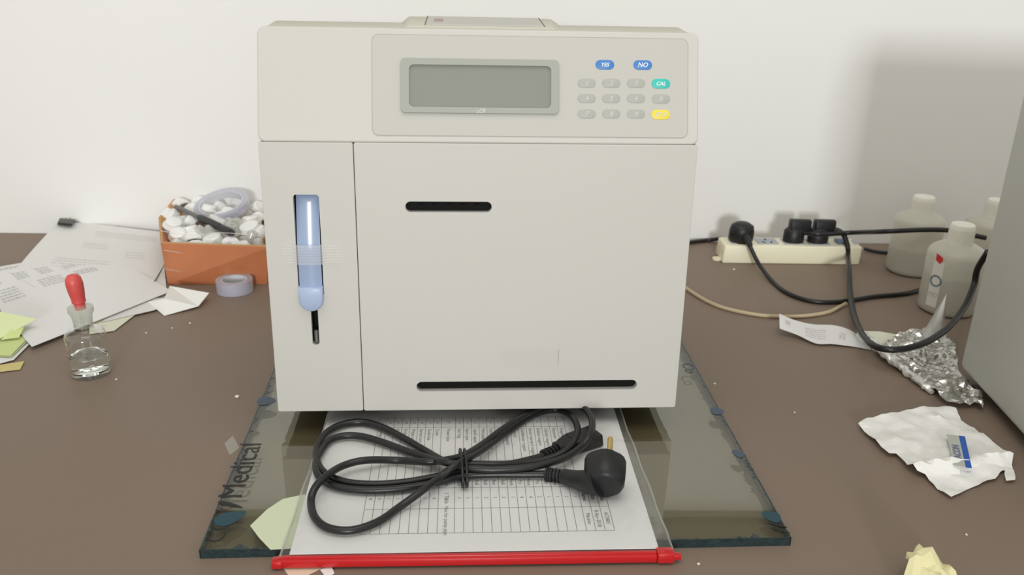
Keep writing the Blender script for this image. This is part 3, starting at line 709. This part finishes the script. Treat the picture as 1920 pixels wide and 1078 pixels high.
# line of the wall side sheet's rolled edge
bm = NB(); tube(bm, catmull([P(128, 414, .021), P(180, 423, .015), P(240, 430, .011), P(312, 435, .009)], 8), .0009, 6); tag(part('sheet_edge_line', bm, M_pen2, origin=P(200, 425, .015)), 'grey line drawn along the rolled edge of the wall side sheet', 'edge line')
CL = thing('binder_clip', 'small black binder clip with pale wire loop on the paper by the wall', 'clip', P(123, 412, .018))
bm = NB(); hexa(bm, [P(107, 421, .020), P(135, 424, .020), P(141, 412, .020), P(112, 409, .020), P(108, 417, .027), P(136, 420, .027), P(140, 412, .027), P(112, 409, .027)], .0005, 1); part('clip_body', bm, M_clip, CL, 30)
bm = NB(); tube(bm, catmull([P(121, 411, .026), P(121, 396, .032), P(127, 393, .033), P(137, 393, .033), P(133, 402, .030), P(128, 411, .026)], 6), .0012, 6); part('wire_loop', bm, M_wire, CL, True)
bm = NB(); tube(bm, catmull([P(110, 411, .022), P(106, 405, .022), P(112, 404, .023), P(116, 410, .023)], 6), .0006, 6); part('wire_loop', bm, M_wire, CL, True)
# folded white paper
bm = NB(); fp = {k: P(*v) for k, v in dict(a=(277, 566, .004), b=(308, 592, .001), c=(372, 574, .004), d=(392, 549, .012), e=(318, 536, .014), f=(308, 560, .016), g=(368, 574, .001), h=(302, 562, .003)).items()}
def quad(*k): bm.faces.new([bm.verts.new(fp[i]) for i in k])
quad('a', 'b', 'f'); quad('f', 'b', 'c'); quad('f', 'c', 'e'); quad('e', 'c', 'd')
o = part('folded_paper', bm, M_tissue, recalc=False, origin=fp['b']); md = o.modifiers.new('t', 'SOLIDIFY'); md.thickness = .0004
tag(o, 'bright white folded paper in front of the orange box', 'paper')
# green notes, card, khaki tag
page([(-60, 700), (26, 676), (62, 640), (-60, 600)], [.001] * 4, 4, 4, lambda u, v: .0008, lambda bm, fr: None, 'white_card', M_paper, 'white card under the green notes', 'card')
def inkG(bm, fr): line(bm, fr, (.02, .03), (.97, .03), .012, .0004, 2); line(bm, fr, (.97, .03), (.97, .9), .02, .0004, 2)
page([(-60, 668), (22, 672), (60, 634), (-50, 630)], [.002] * 4, 6, 6, lambda u, v: .0018, inkG, 'sticky_note', M_green2, 'flat yellow green note with dark border, lying on the white card', 'note')
page([(-70, 660), (2, 640), (70, 604), (-60, 590)], [.004, .004, .014, .018], 10, 10, lambda u, v: .004 + .010 * (1 - u) * v, lambda bm, fr: None, 'sticky_note', M_green, 'crumpled pale green note curling up over the flat one', 'note')
page([(2, 640), (36, 636), (46, 616), (20, 622)], [.005, .005, .011, .011], 4, 4, lambda u, v: .002, lambda bm, fr: None, 'sticky_note', M_green2, 'small bright green fold under the curling note', 'note')
page([(-30, 702), (38, 694), (46, 678), (-20, 688)], [.0004] * 4, 6, 4, lambda u, v: .0006, lambda bm, fr: None, 'paper_tag', M_khaki, 'khaki tag on the bench below the white card', 'tag')
poly = pxpoly([(421, 832), (437, 817), (449, 840), (431, 854)])
bm = NB(); flat_poly(bm, poly, lambda x, y: .0002, .01); tag(part('tape_scrap', bm, clear('tape_scrap_film', (.95, .93, .9), 1.4, .3, milky=.28), origin=(*ctr(poly), .0002)), 'small translucent tape scrap on the bench left of the glass plate', 'tape scrap')

# ------------------------------------------------------------------ orange box
fl, fr_ = P(315, 534, 0), P(500, 533, 0); tz = zat(fl, 458)
tl, tr = P(301, 456, tz), P(505, 463, tz); bl0 = P(297, 408, tz); bl = P(331, 366, tz); br = P(520, 345, tz)
# carton open at the top with a chamfered rear left corner
rim = [tl, tr, br + Vector((.01, 0, 0)), bl, bl0]
base = [fl, fr_, Vector((fr_.x + .002, br.y - .012, 0)), Vector((bl.x + .012, bl.y - .012, 0)), Vector((fl.x + .002, bl0.y - .01, 0))]
OB = thing('orange_box', 'open carton covered with orange tape, full of white caps, left of the analyzer', 'box', fl.lerp(fr_, .5))
bm = NB(); n = 5; cen_t = sum(rim, Vector()) / n; cen_b = sum(base, Vector()) / n
Vt = [bm.verts.new(p) for p in rim]; Vb = [bm.verts.new(p + Vector((0, 0, .0003))) for p in base]
ti = [bm.verts.new(p.lerp(cen_t, .05) - Vector((0, 0, .0))) for p in rim]; bi = [bm.verts.new(p.lerp(cen_b, .06) + Vector((0, 0, .003))) for p in base]
for i in range(n):
    j = (i + 1) % n
    bm.faces.new((Vb[i], Vb[j], Vt[j], Vt[i])); bm.faces.new((Vt[i], Vt[j], ti[j], ti[i])).material_index = 1; bm.faces.new((ti[i], ti[j], bi[j], bi[i])).material_index = 1
bm.faces.new(Vb[::-1]); bm.faces.new(bi).material_index = 1
part('carton', bm, [M_orange, M_card], OB)
bm = NB()
for k in range(3):
    z_ = .012 + k * .014; a_ = fl + Vector((.001, -.0012, z_)); b_ = fr_ + Vector((0, -.0012, z_ - .008))
    dl = (tl - fl) * (z_ / tz)
    tube(bm, catmull([a_ + dl * 1.0, a_.lerp(b_, .3) + dl + Vector((0, -.0003, -.004)), a_.lerp(b_, .6) + dl + Vector((0, -.0005, .002)), b_ + dl], 6), .0006, 5)
part('tape_crease', bm, M_tape, OB, 'all')
# caps
capname = []
def cap_bm(kind):
    bm = NB(); r = .0115 if kind == 0 else .0125
    if kind == 0: pr = [(0, .0135), (r * .86, .0135), (r * .97, .0125), (r, .011), (r, .0), (r * .88, 0), (r * .88, .0105), (0, .0105)]
    elif kind == 1: pr = [(0, .017), (r * .55, .0168), (r * .75, .0155), (r * .8, .012), (r, .0095), (r, 0), (r * .88, 0), (r * .86, .009), (0, .011)]
    else: pr = [(r * .2, .020), (r * .45, .019), (r * .5, .012), (r * .95, .010), (r, .008), (r, 0), (r * .85, 0), (0, .006)]
    lathe(bm, pr, (0, 0, 0), seg=28)
    for k in range(0 if kind == 2 else 28):
        an = math.tau * k / 28; p0 = Vector((r * math.cos(an), r * math.sin(an), .001)); tube(bm, [p0, p0 + Vector((0, 0, .008))], .0007, 4)
    return bm
protos = []
GL = ['plain flat white plastic cap in the orange box', 'stepped white plastic cap in the orange box', 'translucent nozzle cap in the orange box']
for k in range(3):
    o = part(['flat_cap', 'stepped_cap', 'nozzle_cap'][k], cap_bm(k), [M_cap, M_cap, M_capc][k], smooth=35)
    tag(o, GL[k], 'cap', ['flat caps heaped in the orange box', 'stepped caps heaped in the orange box', 'nozzle caps heaped in the orange box'][k]); protos.append(o)
spots = [(322, 403, 1), (344, 386, 0), (323, 425, 1), (357, 432, 0), (362, 416, 0), (330, 449, 0), (371, 450, 1), (415, 452, 2), (345, 408, 0), (392, 436, 2), (400, 418, 0), (388, 398, 1), (412, 388, 0), (438, 380, 1), (452, 398, 2), (445, 425, 2), (462, 440, 2),
         (470, 415, 1), (478, 385, 0), (474, 366, 1), (455, 368, 0), (430, 369, 0), (402, 376, 0), (376, 382, 1), (484, 452, 2), (388, 452, 0), (440, 455, 2), (350, 446, 1), (425, 402, 0), (486, 430, 0), (488, 405, 1), (492, 372, 0), (365, 395, 1), (428, 436, 2), (402, 444, 0), (336, 436, 1), (364, 440, 1), (430, 448, 1), (456, 452, 0), (472, 430, 0), (450, 384, 1), (408, 408, 1), (420, 424, 0)]
first = [True] * 3
for i, (x, y, k) in enumerate(spots):
    o = protos[k] if first[k] else protos[k].copy()
    if not first[k]: C.objects.link(o)
    first[k] = False; z = tz - .024 + .008 * random.random() + (.006 if y < 440 else 0) - (.004 if y > 445 else 0)
    o.location = P(x, y, tz - .004); o.location.z = z; o.rotation_euler = (random.uniform(-.9, .9) + (.5 if i % 2 else 0), random.uniform(-.7, .7), random.uniform(0, 6)); s = random.uniform(1.1, 1.3); o.scale = (s, s, s)
# marker pen on the caps
PN = thing('marker_pen', 'slim black pen lying across the caps in the orange box', 'pen', P(385, 412, tz + .012))
pa, pb = P(329, 387, tz + .006), P(438, 438, tz + .005)
bm = NB(); tube(bm, [pa, pa.lerp(pb, .03), pa.lerp(pb, .45)], lambda t_: .0028 if t_ < .2 else .0037, 14); part('barrel', bm, M_pen2, PN, 40)
bm = NB(); q = [pa.lerp(pb, t_) for t_ in (.44, .47, .95, .985, 1)]; tube(bm, q, lambda t_: (.0052, .0055, .0055, .0044, .002)[round(t_ * 4)], 16); part('pen_cap', bm, M_pen, PN, 40)
bm = NB(); tube(bm, [pa.lerp(pb, .5) + Vector((0, 0, .006)), pa.lerp(pb, .8) + Vector((0, 0, .0062))], .0012, 6); part('pocket_clip', bm, M_pen2, PN, True)
# tape rolls
def ring_roll(name, c, R, r_in, h, tilt, label, parent_mat=M_tapew):
    t_ = thing(name, label, 'tape', c); axv = Vector(tilt).normalized()
    bm = NB(); lathe(bm, [(r_in, 0), (R, 0), (R, h), (r_in, h), (r_in, 0)], c, axv, 48); part('tape_layers', bm, parent_mat, t_, 30)
    bm = NB(); lathe(bm, [(r_in - .0018, .0002), (r_in - .0002, .0002), (r_in - .0002, h - .0002), (r_in - .0018, h - .0002), (r_in - .0018, .0002)], c, axv, 48); part('core', bm, M_core, t_, 30)
tc_ = P(441, 545, 0); ring_roll('tape_roll', tc_ + Vector((0, 0, .0005)), (P(475, 545, 0) - P(407, 545, 0)).length / 2, (P(470, 545, 0) - P(412, 545, 0)).length / 2 - .0035, .017, (0, 0, 1), 'small roll of clear tape on the bench in front of the orange box')
tc_ = P(418, 392, tz + .002); ring_roll('tape_roll', tc_, .042, .0345, .012, (-.12, -.28, 1), 'large roll of clear tape lying tilted on the caps')

# ------------------------------------------------------------------ power strip
sa, sb = P(1354, 494, 0), P(1611, 497, 0); sz = zat(sa, 461); sback = P(1345, 443, sz)
sd = (sb - sa).normalized(); sn = Vector((-sd.y, sd.x, 0)); SL = (sb - sa).length; SW = max(.04, min(.062, (sback - Vector((sa.x, sa.y, sz))).dot(sn)))
def SF(x, y, z): return sa + sd * x + sn * y + Vector((0, 0, z))
PS = thing('power_strip', 'cream power strip with four outlets against the wall', 'power strip', SF(SL / 2, 0, 0))
bm = NB(); hexa(bm, [SF(0, 0, 0), SF(SL, 0, 0), SF(SL, SW, 0), SF(0, SW, 0), SF(.002, .002, sz), SF(SL + .002, .002, sz), SF(SL, SW - .002, sz), SF(.002, SW - .002, sz)], .0025, 3); part('housing', bm, M_strip, PS, 35)
sx = [FDp for FDp in (.028, .076, .128, .172)]
def sux(px, py): return (P(px, py, sz) - sa).dot(sd)
sockx = [sux(1390, 455), sux(1437, 453), sux(1488, 455), sux(1533, 455)]
for x in sockx:
    bm = NB(); box(bm, (x - .0165, .010, sz), (x + .0165, SW - .010, sz + .0012), SF, .0004, 1); s_ = part('outlet', bm, M_sock, PS)
    bm = NB()
    ym = SW / 2
    for (a_, b_, r_) in ((-.006, -.006, .5), (.006, -.006, -.5), (0, .007, 0)):
        c, s2_ = math.cos(r_), math.sin(r_); box(bm, (-.0012, -.0035, 0), (.0012, .0035, .0004), lambda x_, y_, z_: SF(x + a_ + x_ * c - y_ * s2_, ym + b_ + x_ * s2_ + y_ * c, sz + .0011 + z_))
    part('contact_holes', bm, M_black, s_)
bm = NB(); x = sux(1578, 455); box(bm, (x - .009, .014, sz), (x + .009, SW - .014, sz + .004), SF, .001, 2); part('switch', bm, M_switch, PS, 30)
bm = NB(); x = sux(1603, 455); box(bm, (x - .004, .016, sz), (x + .004, SW - .014, sz + .0006), SF); part('indicator_window', bm, M_sock, PS)
bm = NB(); ec = P(1344, 485, .002); lathe(bm, [(.0022, 0), (.007, 0), (.007, .003), (.0022, .003), (.0022, 0)], ec - Vector((0, 0, .0015)), seg=24)
hexa(bm, [ec + Vector((0, -.005, -.0015)), SF(.001, .012, .0005), SF(.001, .026, .0005), ec + Vector((0, .006, -.0015)), ec + Vector((0, -.005, .0012)), SF(.001, .012, .003), SF(.001, .026, .003), ec + Vector((0, .006, .0012))]); part('mounting_ear', bm, M_strip, PS, 30)
# plugs and cords on the strip
ztop = sz + .0012
def round_plug(x, y, rad, h, name, label, cord, r=.0034, dirv=None, block=False, cat='power cord'):
    c = SF(x, y, ztop + .0002); t_ = thing(name, label, cat, c)
    bm = NB()
    if block:
        lathe(bm, [(0, 0), (rad * .98, 0), (rad, .004), (rad * .96, h * .5), (rad * .7, h * .62), (0, h * .64)], c, seg=28, sy=.8)
        d_ = dirv.normalized(); n_ = Vector((-d_.y, d_.x, 0)); e = c + Vector((0, 0, h * .45))
        hexa(bm, [e + d_ * a_ + n_ * b_ + Vector((0, 0, z_)) for z_, k in ((0, 1), (h * .55, .75)) for a_, b_ in ((-rad * .55, -rad * .6 * k), (rad * 1.5, -rad * .42 * k), (rad * 1.5, rad * .42 * k), (-rad * .55, rad * .6 * k))], .003, 3)
    else:
        lathe(bm, [(0, 0), (rad * .9, 0), (rad, .003), (rad, h * .55), (rad * .9, h * .85), (rad * .55, h), (0, h * 1.02)], c + Vector((0, 0, 0)), (0, -.12, 1), seg=32, sy=.85)
        q = catmull([c + Vector((.002, -rad * .5, h * .5)), cord[0], cord[1]], 6); tube(bm, q[:9], lambda k: .0068 - .0028 * k, 14)
    part('plug', bm, M_plugblk, t_, 45)
    bm = NB(); tube(bm, catmull(cord, 8), r, 10); part('cable', bm, M_rubber, t_, 'all')
ym = SW * .5
round_plug(sockx[0], ym, .0195, .030, 'appliance_cord', 'black cord with round plug in the first outlet, curving across the bench to the bottles',
           W3((1404, 455, sz + .008), (1412, 474, sz - .004), (1425, 498, .012), (1448, 527, .0036), (1478, 550, .0036), (1525, 565, .0036), (1580, 565, .0036), (1640, 556, .0036), (1700, 550, .0036), (1745, 536, .0036), (1790, 515, .0036)), .0032)
# fourth outlet: cord drops over the strip, crosses the foil and loops to the grey case
YL = P(1706, 508).y - .046
def SP(px, py, y): return atplane(px, py, SF(0, y, 0), sn)
c2 = [SP(1545, 431, ym), SP(1568, 431, ym - .004), SP(1582, 441, ym - .012), SP(1589, 462, .003), SP(1590, 482, -.007)] + W3( (1592, 510, .020), (1594, 550, .014), (1601, 590, .012), (1614, 622, .018), (1634, 645, .026), (1662, 655, .030), (1700, 653, .031), (1740, 640, .033), (1780, 612, .037), (1810, 573, .046), (1826, 535, .062), (1833, 504, .085), (1852, 472, .115))
round_plug(sockx[3], ym, .0165, .036, 'appliance_cord', 'thick black cord dropping from the fourth outlet and looping over the foil', c2, .0040, sd * 1.0, True)
c3 = [SP(1497, 434, ym), SP(1512, 437, ym - .010), SP(1530, 439, ym - .0225), SP(1552, 439, ym - .0225), SP(1600, 436, ym - .020)] + [atplane(x, y, (0, YL, 0), Vector((0, 1, 0))) for x, y in ((1660, 434), (1730, 431), (1780, 432), (1815, 439), (1848, 446))]
round_plug(sockx[2], ym, .0165, .036, 'appliance_cord', 'black cord from the third outlet, stretched level past the front bottle cap', c3, .0036, sd * 1.0, True)
bm = NB(); tube(bm, catmull(W3((1240, 462, .004), (1303, 453, .004), (1330, 450, .004), (1352, 447, .012)), 8), .0032, 10); tag(part('mains_cable', bm, M_rubber, origin=P(1320, 452, .004)), 'short black cable between the analyzer and the end of the power strip', 'cable')
bm = NB(); tube(bm, catmull(W3((1620, 466, .006), (1640, 471, .004), (1670, 474, .004), (1720, 474, .004)), 8), .0028, 10); tag(part('mains_cable', bm, M_rubber, origin=P(1650, 472, .004)), 'black cable leaving the switch end of the power strip behind the bottle', 'cable')
bm = NB(); tube(bm, catmull(W3((1230, 500, .0028), (1298, 548, .0028), (1345, 573, .0028), (1400, 587, .0028), (1450, 593, .0028), (1500, 593, .0028), (1550, 586, .0028), (1575, 575, .0028), (1586, 569, .0028)), 8), .0026, 10)
tag(part('tan_cable', bm, M_tan, origin=P(1450, 592, .003)), 'thin tan cable curving on the bench in front of the power strip', 'cable')

# ------------------------------------------------------------------ milky bottles
def bottle(bx, by, wpx, y_top, label, ncap=.42, cap_rows=26, level=.5, tilt=None, marks=False, sh=.74):
    b = P(bx, by, 0); R = wpx / 2 * (b - CAM).dot(FW) / FPX; H = zat(b, y_top); ch = H - zat(b, y_top + cap_rows)
    t_ = thing('reagent_bottle', label, 'bottle', b); hb = H - ch
    bm = NB(); rn_ = R * ncap * .9
    lathe(bm, [(0, .0008), (R * .86, .0008), (R * .97, .003), (R, .008), (R, hb * (sh + .06)), (R * .975, hb * (sh + .115)), (R * .88, hb * (sh + .16)), (R * .66, hb * .95), (rn_, hb * .97), (rn_, hb), (0, hb)], b, seg=40)
    body = part('bottle_body', bm, M_hdpe, t_, 60)
    bm = NB(); lathe(bm, [(0, .003), (R * .93, .004), (R * .96, hb * level), (0, hb * level)], b, seg=32); part('liquid', bm, M_hdliq, t_, 50)
    bm = NB(); rc = R * ncap; lathe(bm, [(0, hb - .004), (rc * 1.02, hb - .004), (rc * 1.02, H - .003), (rc * .93, H), (0, H)], b, seg=32)
    for k in range(36):
        an = math.tau * k / 36; p0 = b + Vector((rc * 1.02 * math.cos(an), rc * 1.02 * math.sin(an), hb - .003)); tube(bm, [p0, p0 + Vector((0, 0, H - hb - .003))], .0005, 4)
    part('screw_cap', bm, M_hdcap, t_, 35)
    return t_, b, R, H
bottle(1706, 508, 88, 368, 'milky plastic bottle between the power strip and the other bottles, nearest the strip', .43, 26, .42)
bt, bb_, bR, bH = bottle(1772, 580, 100, 420, 'milky plastic bottle with red and blue label marks, in front of the others', .42, 32, .55)
bottle(1842, 500, 92, 374, 'milky plastic bottle half hidden behind the grey case', .36, 28, .4)
def bf(ang, z, d=0): return bb_ + Vector((math.cos(ang) * (bR + .0004 + d), math.sin(ang) * (bR + .0004 + d), z))
def bpatch(a0, a1, z0, z1, m, name, n=8):
    bm = NB(); pr = None
    for i in range(n + 1):
        a_ = a0 + (a1 - a0) * i / n; q = [bm.verts.new(bf(a_, z0)), bm.verts.new(bf(a_, z1))]
        if pr: bm.faces.new((pr[0], q[0], q[1], pr[1]))
        pr = q
    part(name, bm, m, bt)
aw = math.radians(218)
bpatch(aw - .32, aw + .10, bH * .10, bH * .62, M_blab, 'paper_label'); bb2 = bb_
def bfr(u, v, d):
    return bf(aw - .1 + u / bR, bH * .40 + v, .0004 + d)
bm = NB(); plate(bm, bfr, [(x * 1.0, y) for x, y in rr(-.008, -.008, .008, .008, .0079, 8)], [[(x, y) for x, y in rr(-.0062, -.0062, .0062, .0062, .0061, 8)][::-1]], 0, .0002); part('label_ring', bm, M_bteal, bt)
bm = NB(); plate(bm, bfr, [(-.0055, .028), (.001, .0245), (.0045, .030), (.0035, .034), (-.006, .0375)], [], 0, .0002); part('label_mark', bm, M_bred, bt)
bm = NB(); text(bm, bfr, 'MD', .009, 0, -.020, rot=0, d=.0002); part('label_print', bm, M_inklt, bt)

# ------------------------------------------------------------------ grey case on the right
g0 = P(1797, 688, .012); g1 = P(1874, 773, .012); gd = (g1 - g0).normalized(); gn = Vector((-gd.y, gd.x, 0))
if gn.x < 0: gn = -gn
GH = .395; GLn = .30
CB = thing('grey_instrument', 'large grey instrument case standing on the bench to the right of the bottles', 'instrument', g0 - Vector((0, 0, .012)))
def CF(x, y, z): return g0 + gd * x + gn * y + Vector((0, 0, z - .012))
bm = NB(); box(bm, (0, 0, .012), (GLn, .36, GH), CF, .008, 4); part('case_shell', bm, M_cab, CB, 35)
bm = NB(); box(bm, (.01, .012, .006), (GLn - .01, .348, .0125), CF); part('underside', bm, M_cabdark, CB)
for x in (.03, GLn - .03):
    for y in (.04, .32):
        bm = NB(); lathe(bm, [(0, 0), (.012, 0), (.013, .008), (0, .008)], CF(x, y, 0), seg=20); part('foot', bm, M_cabdark, CB, True)

# ------------------------------------------------------------------ receipt strip, foil, cone, tissue
def strip_page():
    top = [(1461, 588), (1490, 600), (1525, 608), (1565, 610), (1600, 622), (1632, 652)]; botp = [(1462, 616), (1495, 628), (1530, 644), (1560, 645), (1600, 650), (1634, 656)]
    zt = [.022, .012, .008, .008, .005, .002]; zb2 = [.012, .006, .003, .003, .002, .001]
    A_ = catmull([P(x, y, z) for (x, y), z in zip(top, zt)], 6); B_ = catmull([P(x, y, z) for (x, y), z in zip(botp, zb2)], 6); N = len(A_) - 1
    def fr(u, v, d):
        k = max(0, min(N - 1e-6, u * N)); i = int(k); f = k - i; a_ = A_[i].lerp(A_[i + 1], f); b_ = B_[i].lerp(B_[i + 1], f); return b_.lerp(a_, v) + Vector((0, -d * .5, d))
    bm = NB(); g = [[bm.verts.new(fr(i / N, j / 4, 0)) for j in range(5)] for i in range(N + 1)]
    for i in range(N):
        for j in range(4): bm.faces.new((g[i][j], g[i + 1][j], g[i + 1][j + 1], g[i][j + 1]))
    rows(bm, fr, .08, .45, .14, .75, 4, 1, .02, 1); rows(bm, fr, .30, .2, .52, .75, 5, 1, .012, 2); rows(bm, fr, .66, .3, .72, .7, 4, 1, .02, 5)
    tag(part('paper_strip', bm, [M_paper2, M_inklt], recalc=False, origin=P(1530, 630, 0)), 'curling white printed paper strip left of the foil', 'paper')
strip_page()
poly = pxpoly([(1616, 620), (1650, 621), (1690, 628), (1680, 640), (1650, 645), (1626, 640)], .003)
bm = NB(); flat_poly(bm, poly, lambda x, y: .0025, .012); tag(part('paper_strip', bm, M_cream, origin=(*ctr(poly), .003)), 'grey white paper edge showing behind the foil roll end', 'paper')
def nz(x, y, s, k): return noise.noise(Vector((x * s, y * s, k)))
foil_px = [(1640, 648), (1668, 634), (1700, 624), (1740, 618), (1775, 632), (1790, 645), (1796, 690), (1812, 712), (1846, 748), (1843, 764), (1826, 757), (1800, 760), (1775, 752), (1752, 735), (1722, 718), (1690, 695), (1662, 672)]
poly = pxpoly(foil_px, .006)
bm = NB()
def foilz(x, y):
    c = noise.cell(Vector((x * 160, y * 160, 0))) if False else 0
    return .003 + .010 * abs(nz(x, y, 38, 2)) + .006 * abs(nz(x, y, 95, 5)) + .004 * abs(nz(x, y, 220, 8))
flat_poly(bm, poly, foilz, .0048, .0003, jag=.002)
FO = thing('aluminium_foil', 'crumpled shiny aluminium foil on the bench between bottles and grey case', 'foil', (*ctr(poly), 0))
part('crumpled_sheet', bm, M_foil, FO, recalc=True)
ea, eb = P(1613, 625, .010), P(1700, 690, .012)
bm = NB(); pts = catmull([P(1614, 626, .012), P(1632, 640, .011), P(1656, 660, .011), P(1682, 683, .008), P(1715, 708, .006), P(1748, 735, .004)], 8)
tube(bm, pts, lambda t_: .0062 - .003 * t_, 10)
for v in bm.verts: v.co += Vector((nz(v.co.x, v.co.y, 150, 1), nz(v.co.x, v.co.y, 150, 2), nz(v.co.x, v.co.y, 150, 3))) * .003
part('rolled_edge', bm, mat('foil_bright', (232, 232, 228), .35, .6, bump=.5, bscale=120), FO)
bm = NB(); c0 = P(1752, 640, .0); lathe(bm, [(.017, .0), (.0002, .062)], c0 + Vector((-.004, 0, .004)), (.10, .0, 1), seg=20, sx=.85, sy=.5); o = part('paper_cone', bm, M_tissue, smooth=True, origin=c0); md = o.modifiers.new('t', 'SOLIDIFY'); md.thickness = .0004
tag(o, 'white pointed paper cone standing between the foil and the front bottle', 'paper')
tis_px = [(1608, 799), (1626, 788), (1700, 775), (1740, 768), (1770, 767), (1791, 771), (1801, 790), (1836, 812), (1866, 840), (1880, 848), (1897, 862), (1897, 872), (1903, 901), (1886, 903), (1884, 884), (1880, 884), (1866, 899), (1850, 902), (1826, 911), (1806, 921), (1783, 933), (1758, 916), (1734, 893), (1718, 890), (1700, 877), (1680, 853), (1666, 854), (1640, 830), (1628, 818)]
poly = pxpoly(tis_px, .003)
lineA, lineB = P(1736, 887, 0), P(1884, 868, 0); ldir = (lineB - lineA).normalized(); lnr = Vector((-ldir.y, ldir.x, 0))
sxy = P(1798, 846, .008)
def tisz(x, y):
    return min(tisz0(x, y), .0088 + max(0, math.hypot(x - sxy.x, y - sxy.y) - .016) * .5)
def tisz0(x, y):
    s = (Vector((x, y, 0)) - Vector((lineA.x, lineA.y, 0))).dot(lnr)
    fold = .007 * math.exp(-(s / .006) ** 2)
    return .0006 + .0035 * (nz(x, y, 28, 1) + .5) + .0045 * abs(nz(x, y, 60, 4)) + .002 * abs(nz(x, y, 140, 9)) + fold + (.0025 if s > 0 else 0)
bm = NB(); flat_poly(bm, poly, tisz, .0055, .0003, jag=.0015)
o = part('tissue', bm, M_tissue, smooth=25, origin=(*ctr(poly), 0)); tag(o, 'rumpled white tissue lying on the bench in front of the grey case', 'tissue')
SZ = .0100
SA = thing('wipe_sachet', 'small grey sachet with a blue stripe lying on the white tissue', 'sachet', P(1798, 846, .011))
q = [P(x, y, SZ) for x, y in ((1788, 873), (1822, 878), (1809, 819), (1775, 815))]
def qf(u, v, d): return q[0].lerp(q[1], u).lerp(q[3].lerp(q[2], u), v) + Vector((0, 0, d))
bm = NB(); box(bm, (0, 0, 0), (.66, 1, .0006), qf); part('foil_pouch', bm, M_sachet, SA)
bm = NB(); box(bm, (.66, 0, 0), (1, 1, .0007), qf); part('blue_stripe', bm, M_sblue, SA)
bm = NB(); uvl = (q[3] - q[0]).length; uwl = (q[1] - q[0]).length
text(bm, lambda x, y, d: qf(x / uwl, y / uvl, d), 'ACON', .0088, uwl * .36, uvl * .45, rot=-math.pi / 2 + math.pi, d=.0009, bold=.0003); part('pouch_print', bm, M_sink, SA)
# crumpled yellow paper near the front edge
yp = [(1695, 1058), (1697, 1050), (1710, 1052), (1711, 1040), (1722, 1026), (1733, 1036), (1742, 1053), (1758, 1054), (1768, 1058), (1790, 1078), (1812, 1110), (1760, 1130), (1700, 1110), (1692, 1085), (1699, 1072)]
poly = pxpoly(yp, .012); cx_, cy2 = ctr(poly)
bm = NB()
def yz(x, y):
    r_ = math.hypot(x - cx_, y - cy2); return .002 + max(0, .020 - r_ * .55) + .016 * abs(nz(x, y, 55, 3)) + .006 * abs(nz(x, y, 130, 6))
flat_poly(bm, poly, yz, .0058, .0003, jag=.001)
tag(part('crumpled_paper', bm, M_yellow, origin=(cx_, cy2, 0)), 'crumpled pale yellow paper on the bench below the tissue', 'paper')
# crumbs
for k, (x, y, s) in enumerate([(445, 743, .0026), (274, 624, .0014), (323, 615, .0013), (356, 606, .0016), (1340, 719, .0015), (1490, 773, .0012), (1310, 1057, .0014), (218, 711, .0014), (1812, 1002, .0012), (1376, 505, .002)]):
    if k == 0:
        bm = NB(); bmesh.ops.create_icosphere(bm, subdivisions=2, radius=1)
        for v in bm.verts: v.co *= 1 + .35 * noise.noise(v.co * 1.7)
        cr = part('crumb', bm, M_crumb); o = cr; tag(o, 'tiny pale crumb on the bench', 'crumb', 'crumbs scattered on the bench')
    else: o = cr.copy(); C.objects.link(o)
    o.location = P(x, y, s * .5); o.scale = (s, s * .8, s * .6); o.rotation_euler = (0, 0, k)

# ------------------------------------------------------------------ light
w = bpy.data.worlds.new('room_light'); sc.world = w; w.use_nodes = True; bg = w.node_tree.nodes['Background']
bg.inputs[0].default_value = (1.0, .975, .91, 1); bg.inputs[1].default_value = .68
def area(name, loc, tgt, sx_, sy2, e, c):
    l = bpy.data.lights.new(name, 'AREA'); l.shape = 'RECTANGLE'; l.size = sx_; l.size_y = sy2; l.energy = e; l.color = c
    o = bpy.data.objects.new(name, l); C.objects.link(o); o.location = loc; o.rotation_euler = (Vector(tgt) - Vector(loc)).to_track_quat('-Z', 'Y').to_euler(); return o
area('window_light', (.3, -6.4, 1.42), (0, 1.2, .1), .85, .95, 215, (.97, .985, 1.0))
area('ceiling_light', (.0, .2, 2.2), (0, .9, 0), 1.6, 1.2, 13, (1, .985, .94))

# ------------------------------------------------------------------ camera
cd_ = bpy.data.cameras.new('camera'); cam = bpy.data.objects.new('camera', cd_); C.objects.link(cam); sc.camera = cam
cam.matrix_world = Matrix(((RV.x, UV.x, -FW.x, CAM.x), (RV.y, UV.y, -FW.y, CAM.y), (RV.z, UV.z, -FW.z, CAM.z), (0, 0, 0, 1)))
cd_.sensor_width = 36; cd_.lens = 36 * FPX / 1920; cd_.clip_start = .01
cd_.dof.use_dof = True; cd_.dof.focus_distance = .82; cd_.dof.aperture_fstop = 10.5
vs_ = sc.view_settings; vs_.view_transform = 'Standard'; vs_.look = 'None'; vs_.gamma = 1; vs_.exposure = 0; vs_.use_curve_mapping = False
